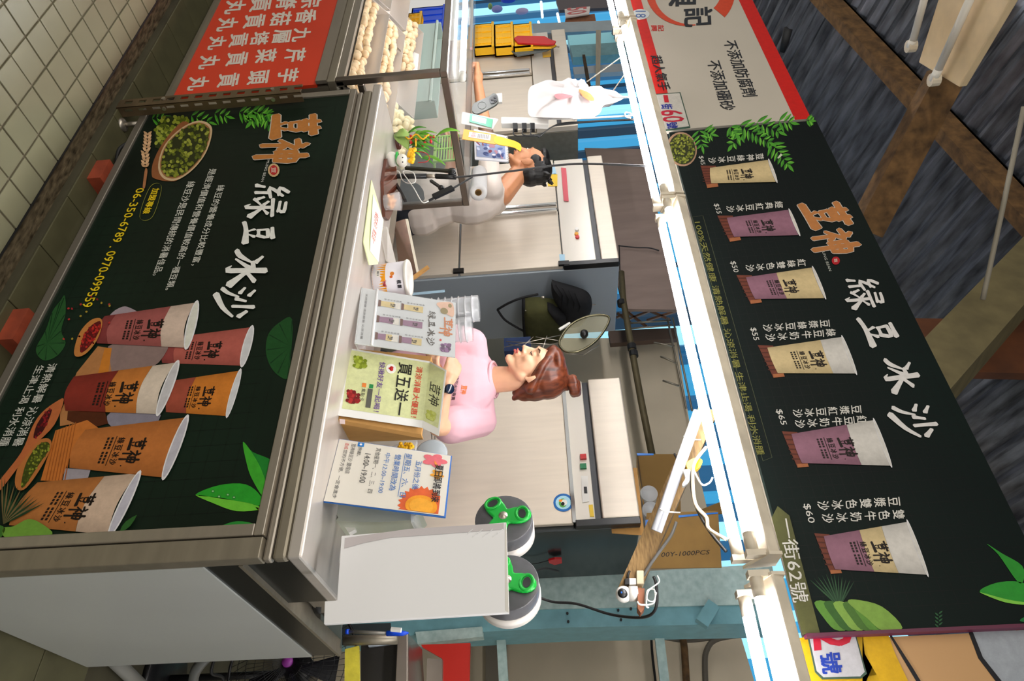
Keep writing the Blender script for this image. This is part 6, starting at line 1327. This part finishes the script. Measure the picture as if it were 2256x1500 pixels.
for i, (x, y) in enumerate(((1430, 1087), (1434, 1123))):
    t = thing('cup_sleeve', ('upper', 'lower')[i]+' clear wrapped stack of cups in the carton, seen end-on', 'cups', tuple(py(2.86, x, y)), 'cup sleeves in the carton')
    MB().lathe(py(2.85, x, y), [(.001, .012), (.030, .012), (.037, 0), (.037, .20)], 24, 1).build('sleeve', mat('cup_clear_grey', '#a8a8a4', .2, alpha=.55), t, True); MB().lathe(py(2.85, x, y), [(.035, -.002), (.038, -.002), (.038, .003), (.035, .003), (.035, -.002)], 24, 1).build('rim', CLEARP, t, True)
# diagonal pole with spare tubes tied on
pole = tag(bar(py(2.10, 1382, 1310), py(1.95, 1560, 905), .060, .05, mat('rusty_brown_pole', '#7a5c34', .6, .1, .25, 30, (1, 1, 6), .1, col2='#9a7a4a'), 'diagonal_pole', None, (0, 1, 0)), 'rusty brown square pole rising diagonally towards the lamps', 'pole')
sp_ = thing('spare_tubes', 'pair of unlit white tubes tied along the diagonal pole', 'tube', tuple(py(1.98, 1445, 1160)))
for d in (0, 8): MB().tube([py(1.97, 1442+d, 1168+d*.4), py(1.86, 1536+d, 905+d*.2)], .0115, 12).build('tube', mat('frosted_tube', '#e4e6ee', .3), sp_, True)
for a in ((1460, 1125), (1512, 965)): curve([py(1.94, a[0]-6, a[1]-4), py(1.93, a[0]+8, a[1]+2), py(1.96, a[0]+38, a[1]+4)], .0025, 'tie_wire', PAPER, sp_)
tag(curve([py(1.95, 1486, 1000), py(1.93, 1498, 1018), py(1.93, 1520, 1038)], .004, 'black_tie', BLACKR), 'black wire tied around the spare tubes', 'wire')
hk = thing('hanging_hook', 'yellow and white plastic hook hanging by the spare tubes', 'hook', tuple(py(1.9, 1520, 1030)))
slabY(1.90, smooth([(1512, 1020), (1532, 1008), (1548, 1014), (1540, 1030), (1520, 1038)], 3), .02).build('yellow_part', YELP, hk); slabY(1.89, smooth([(1506, 1036), (1520, 1034), (1522, 1052), (1508, 1070), (1503, 1066), (1510, 1052)], 3), .012).build('white_part', WHITEP, hk)
CRC = mat('cream_cord', '#d8c4a4', .5); BKD = mat('dark_cord', '#2c2a28', .5)
tag(curve([py(1.85, 1556, 985), py(1.84, 1530, 1020), py(1.84, 1526, 1060), py(1.84, 1532, 1110), py(1.84, 1556, 1140), py(1.82, 1562, 1165), py(1.78, 1600, 1188)], .0055, 'cream_power_cable', CRC), 'thick cream power cable curving down beside the lit tubes', 'cable')
tag(curve([py(1.90, 1548, 990), py(1.86, 1524, 1040), py(1.86, 1530, 1105), py(1.84, 1560, 1165), py(1.82, 1600, 1215)], .0045, 'dark_power_cable', BKD), 'dark cable running next to the cream cable', 'cable')
tag(curve([py(2.0, 1490, 1150), py(2.0, 1478, 1180), py(2.02, 1455, 1212), py(2.05, 1425, 1255), py(2.08, 1410, 1285)], .005, 'grey_cable', mat('mid_grey_cord', '#6a6a68', .5)), 'grey cable following the lower half of the diagonal pole', 'cable')
tag(curve([py(1.9, 1526, 1030), py(1.9, 1545, 1066), py(1.9, 1562, 1064), py(1.88, 1570, 1052)], .003, 'white_loop_cable', PAPER), 'thin white cable looping beside the yellow hook', 'cable')
# camera, socket, plug on the teal column
cm = thing('security_camera', 'white round security camera hanging from the diagonal pole', 'camera', tuple(py(2.05, 1375, 1308)))
MB().ball(py(2.05, 1374, 1309), .0235, None, 22, 14).build('lens_housing', WHITEP, cm, True)
MB().lathe(py(2.028, 1372, 1306), [(.0005, -.004), (.010, -.003), (.0145, .002)], 20, 1).build('lens_face', BLACK, cm, True); MB().lathe(py(2.021, 1369, 1305), [(.0005, -.001), (.003, 0)], 10, 1).build('indicator', mat('blue_led', '#2a6ad0', .3), cm, True)
MB().tube([py(2.05, 1386, 1308), py(2.05, 1405, 1308)], .0215, 20).build('base', WHITEP, cm, True)
slabY(2.03, [(1405, 1295), (1420, 1296), (1420, 1340), (1412, 1350), (1405, 1340)], .04).build('wooden_bracket', mat('brown_bracket', '#8a5436', .7), cm)
curve([py(2.02, 1404, 1325), py(2.02, 1412, 1332), py(2.02, 1440, 1328), py(2.02, 1442, 1300), py(2.02, 1426, 1302), py(2.02, 1424, 1334), py(2.02, 1430, 1338)], .0025, 'tie_wire', PAPER, cm)
curve([py(2.01, 1448, 1268), py(2.01, 1452, 1282), py(2.01, 1430, 1300), py(2.01, 1426, 1320), py(2.01, 1440, 1324), py(2.01, 1446, 1305)], .002, 'tie_wire', PAPER, cm)
so = thing('socket_box', 'beige socket block with a white and black plug above the security camera', 'socket', tuple(py(2.06, 1412, 1270)))
slabY(2.05, [(1402, 1256), (1418, 1256), (1419, 1286), (1403, 1286)], .035).build('block', mat('beige_plastic', '#c4b898', .5), so, bevel=.002); slabY(2.055, [(1386, 1273), (1402, 1273), (1402, 1287), (1386, 1288)], .02).build('adapter', WHITEP, so, bevel=.002); slabY(2.05, [(1376, 1274), (1387, 1273), (1387, 1287), (1376, 1288)], .022).build('plug', BLACK, so, bevel=.002)
tag(curve([py(2.06, 1383, 1273), py(2.06, 1386, 1260), py(2.1, 1400, 1250), py(2.2, 1418, 1246)], .0035, 'short_plug_cable', BLACKR), 'short black cable rising from the plug by the camera', 'cable')
tag(curve([py(2.9, 1230, 1258), py(2.7, 1200, 1252), py(2.5, 1175, 1262), py(2.4, 1164, 1280), py(2.4, 1172, 1306), py(2.4, 1215, 1325), py(2.35, 1270, 1330), py(2.3, 1340, 1352), py(2.2, 1395, 1360), py(2.1, 1430, 1356), py(2.05, 1446, 1335), py(2.04, 1446, 1290), py(2.04, 1440, 1270)], .0045, 'long_black_cable', BLACKR), 'long black cable hanging in a loop in front of the teal column', 'cable')
cl = thing('red_clamp', 'small red spring clamp on a cable against the dark fridge side', 'clamp', tuple(px(-1.15, 1225, 1232)))
slabX(-1.155, [(1208, 1231), (1222, 1227), (1237, 1227), (1238, 1236), (1222, 1240), (1210, 1236)], .01).build('jaw', REDP, cl); curve([px(-1.15, 1140, 1240), px(-1.15, 1175, 1242), px(-1.15, 1210, 1234)], .002, 'cable', BLACKR, cl)

# ------------------------------------------------------------------ sink corner at the right
sk = thing('steel_sink', 'stainless steel sink stand seen beyond the right end of the counter', 'sink', (-.35, 2.7, .9))
SKM = mat('sink_steel', '#9a8f84', .35, .7, .1, 8)
slabY(2.55, [(876, 1392), (898, 1392), (898, 1560), (868, 1560)], .02).build('front_rim', SKM, sk, bevel=.003)
MB().prism([py(2.57, 898, 1394), py(2.57, 897, 1560), py(3.1, 938, 1560), py(3.1, 930, 1430)], (0, 0, -.01)).build('basin', mat('sink_inner', '#6a6a66', .25, .85), sk)
slabY(3.05, [(941, 1450), (974, 1452), (974, 1560), (938, 1560)], .03).build('back_ledge', SKM, sk)
slabY(2.60, [(795, 1420), (875, 1418), (875, 1560), (795, 1560)], .02).build('apron', mat('dark_basin', '#2e2c2a', .4, .3), sk)
slabY(2.59, [(806, 1402), (874, 1404), (874, 1418), (812, 1425)], .02).build('apron_rail', STEELB, sk)
MB().tube([py(2.5, 758, 1411), py(2.5, 876, 1408)], .017, 12).build('pipe', STEELD, sk, True)
tag(slabY(3.3, [(928, 1420), (1036, 1416), (1034, 1500), (975, 1500), (974, 1450), (930, 1425)], .02).build('red_sheet', mat('bright_red', '#c8200e', .5)), 'bright red sheet behind the steel sink', 'sheet')
tag(slabY(2.5, [(760, 1430), (790, 1422), (792, 1560), (758, 1560)], .015).build('yellow_cloth', mat('yellow_towel', '#cfc23c', .95, 0, .12, 30, None, .4)), 'yellow cloth hanging to the left of the sink', 'cloth')
br = thing('brush', 'long brush with blue grip and grey shaft lying above the sink pipe', 'brush', tuple(py(2.45, 760, 1391)))
MB().tube([py(2.45, 769, 1391), py(2.45, 852, 1395)], .006, 8).build('shaft', mat('grey_shaft', '#77746c', .4, .4), br, True); MB().tube([py(2.45, 852, 1395), py(2.45, 888, 1395), py(2.45, 900, 1394)], [.009, .009, .003], 8).build('grip', BLUEP, br, True); MB().tube([py(2.45, 762, 1391), py(2.45, 769, 1391)], .009, 8).build('ferrule', BLUEP, br, True)
tag(slabY(2.9, [(752, 1376), (860, 1372), (862, 1420), (752, 1420)], .01).build('dark_grid', mat('dark_grid', '#30383a', .6, .3)), 'dark rack standing behind the long brush', 'rack')
# fan under the sink
fn = thing('electric_fan', 'black floor fan with wire guard and violet hub below the sink', 'fan', (0, 2.3, .5))
fc = py(2.75, 640, 1462); FM = Matrix.Rotation(R(90), 3, 'X')
for k in range(7):
    r_ = .02+.038*k; MB().tube([fc+Vector((r_*math.cos(t), -.03+.0016*k*k, r_*math.sin(t))) for t in [j*math.pi/18 for j in range(37)]], .0012 if k < 6 else .006, 6, False).build('guard_ring', BLACK, fn, True)
b = MB()
for k in range(60): a = 2*math.pi*k/60; b.tube([fc+Vector((.02*math.cos(a), -.032, .02*math.sin(a))), fc+Vector((.16*math.cos(a+.1), -.02, .16*math.sin(a+.1))), fc+Vector((.248*math.cos(a+.2), .03, .248*math.sin(a+.2)))], .0011, 4)
b.build('guard_wires', BLACK, fn, True); tag(bpy.data.objects['guard_wires'], kind='stuff')
for k in range(5):
    a = 2*math.pi*k/5; MB().prism([fc+Vector((.03*math.cos(a+q), .03+.01*q, .03*math.sin(a+q))) for q in (-.3, .3)]+[fc+Vector((.18*math.cos(a+q), .05-.03*q, .18*math.sin(a+q))) for q in (.5, -.1)], (0, .003, 0)).build('blade', mat('smoke_plastic', '#1c1c22', .2), fn)
MB().lathe(fc+Vector((0, -.036, 0)), [(.001, -.006), (.02, -.004), (.022, .01)], 18, 1).build('hub_cap', mat('violet_plastic', '#9a3aa0', .3), fn, True); MB().lathe(fc, [(.05, .08), (.06, .1), (.05, .2), (.01, .21)], 18, 1).build('motor', BLACK, fn, True)
MB().tube([fc+Vector((0, .15, -.02)), fc+Vector((0, .15, -fc.z+.02))], .014, 10).build('stand', BLACK, fn, True); MB().lathe((fc.x, fc.y+.15, -.006), [(.16, 0), (.15, .02), (.02, .03)], 24).build('base', BLACK, fn, True)
tag(MB().tube([pz(.03, 236, 1440), pz(.03, 320, 1520)], .024, 12).build('floor_pipe', mat('grey_pvc', '#8c8c86', .5), None, True), 'pale grey plastic pipe lying on the floor at the lower right', 'pipe')
tag(curve([pz(.3, 455, 1448), pz(.25, 430, 1480), pz(.2, 425, 1520)], .02, 'grey_hose', mat('grey_hose', '#6a6c6a', .4)), 'grey corrugated hose beside the fan', 'hose')
tag(curve([pz(.3, 474, 1448), pz(.3, 466, 1482), pz(.3, 490, 1492), pz(.3, 494, 1520)], .006, 'fan_cable', BLACKR), 'black cable bending down beside the fan', 'cable')
tag(MB().tube([px(-.66, 704, 1322), px(-.66, 702, 1352)], .022, 14).build('black_tube', BLACK, None, True), 'short black tube between the deck box and the sealing machine', 'tube')
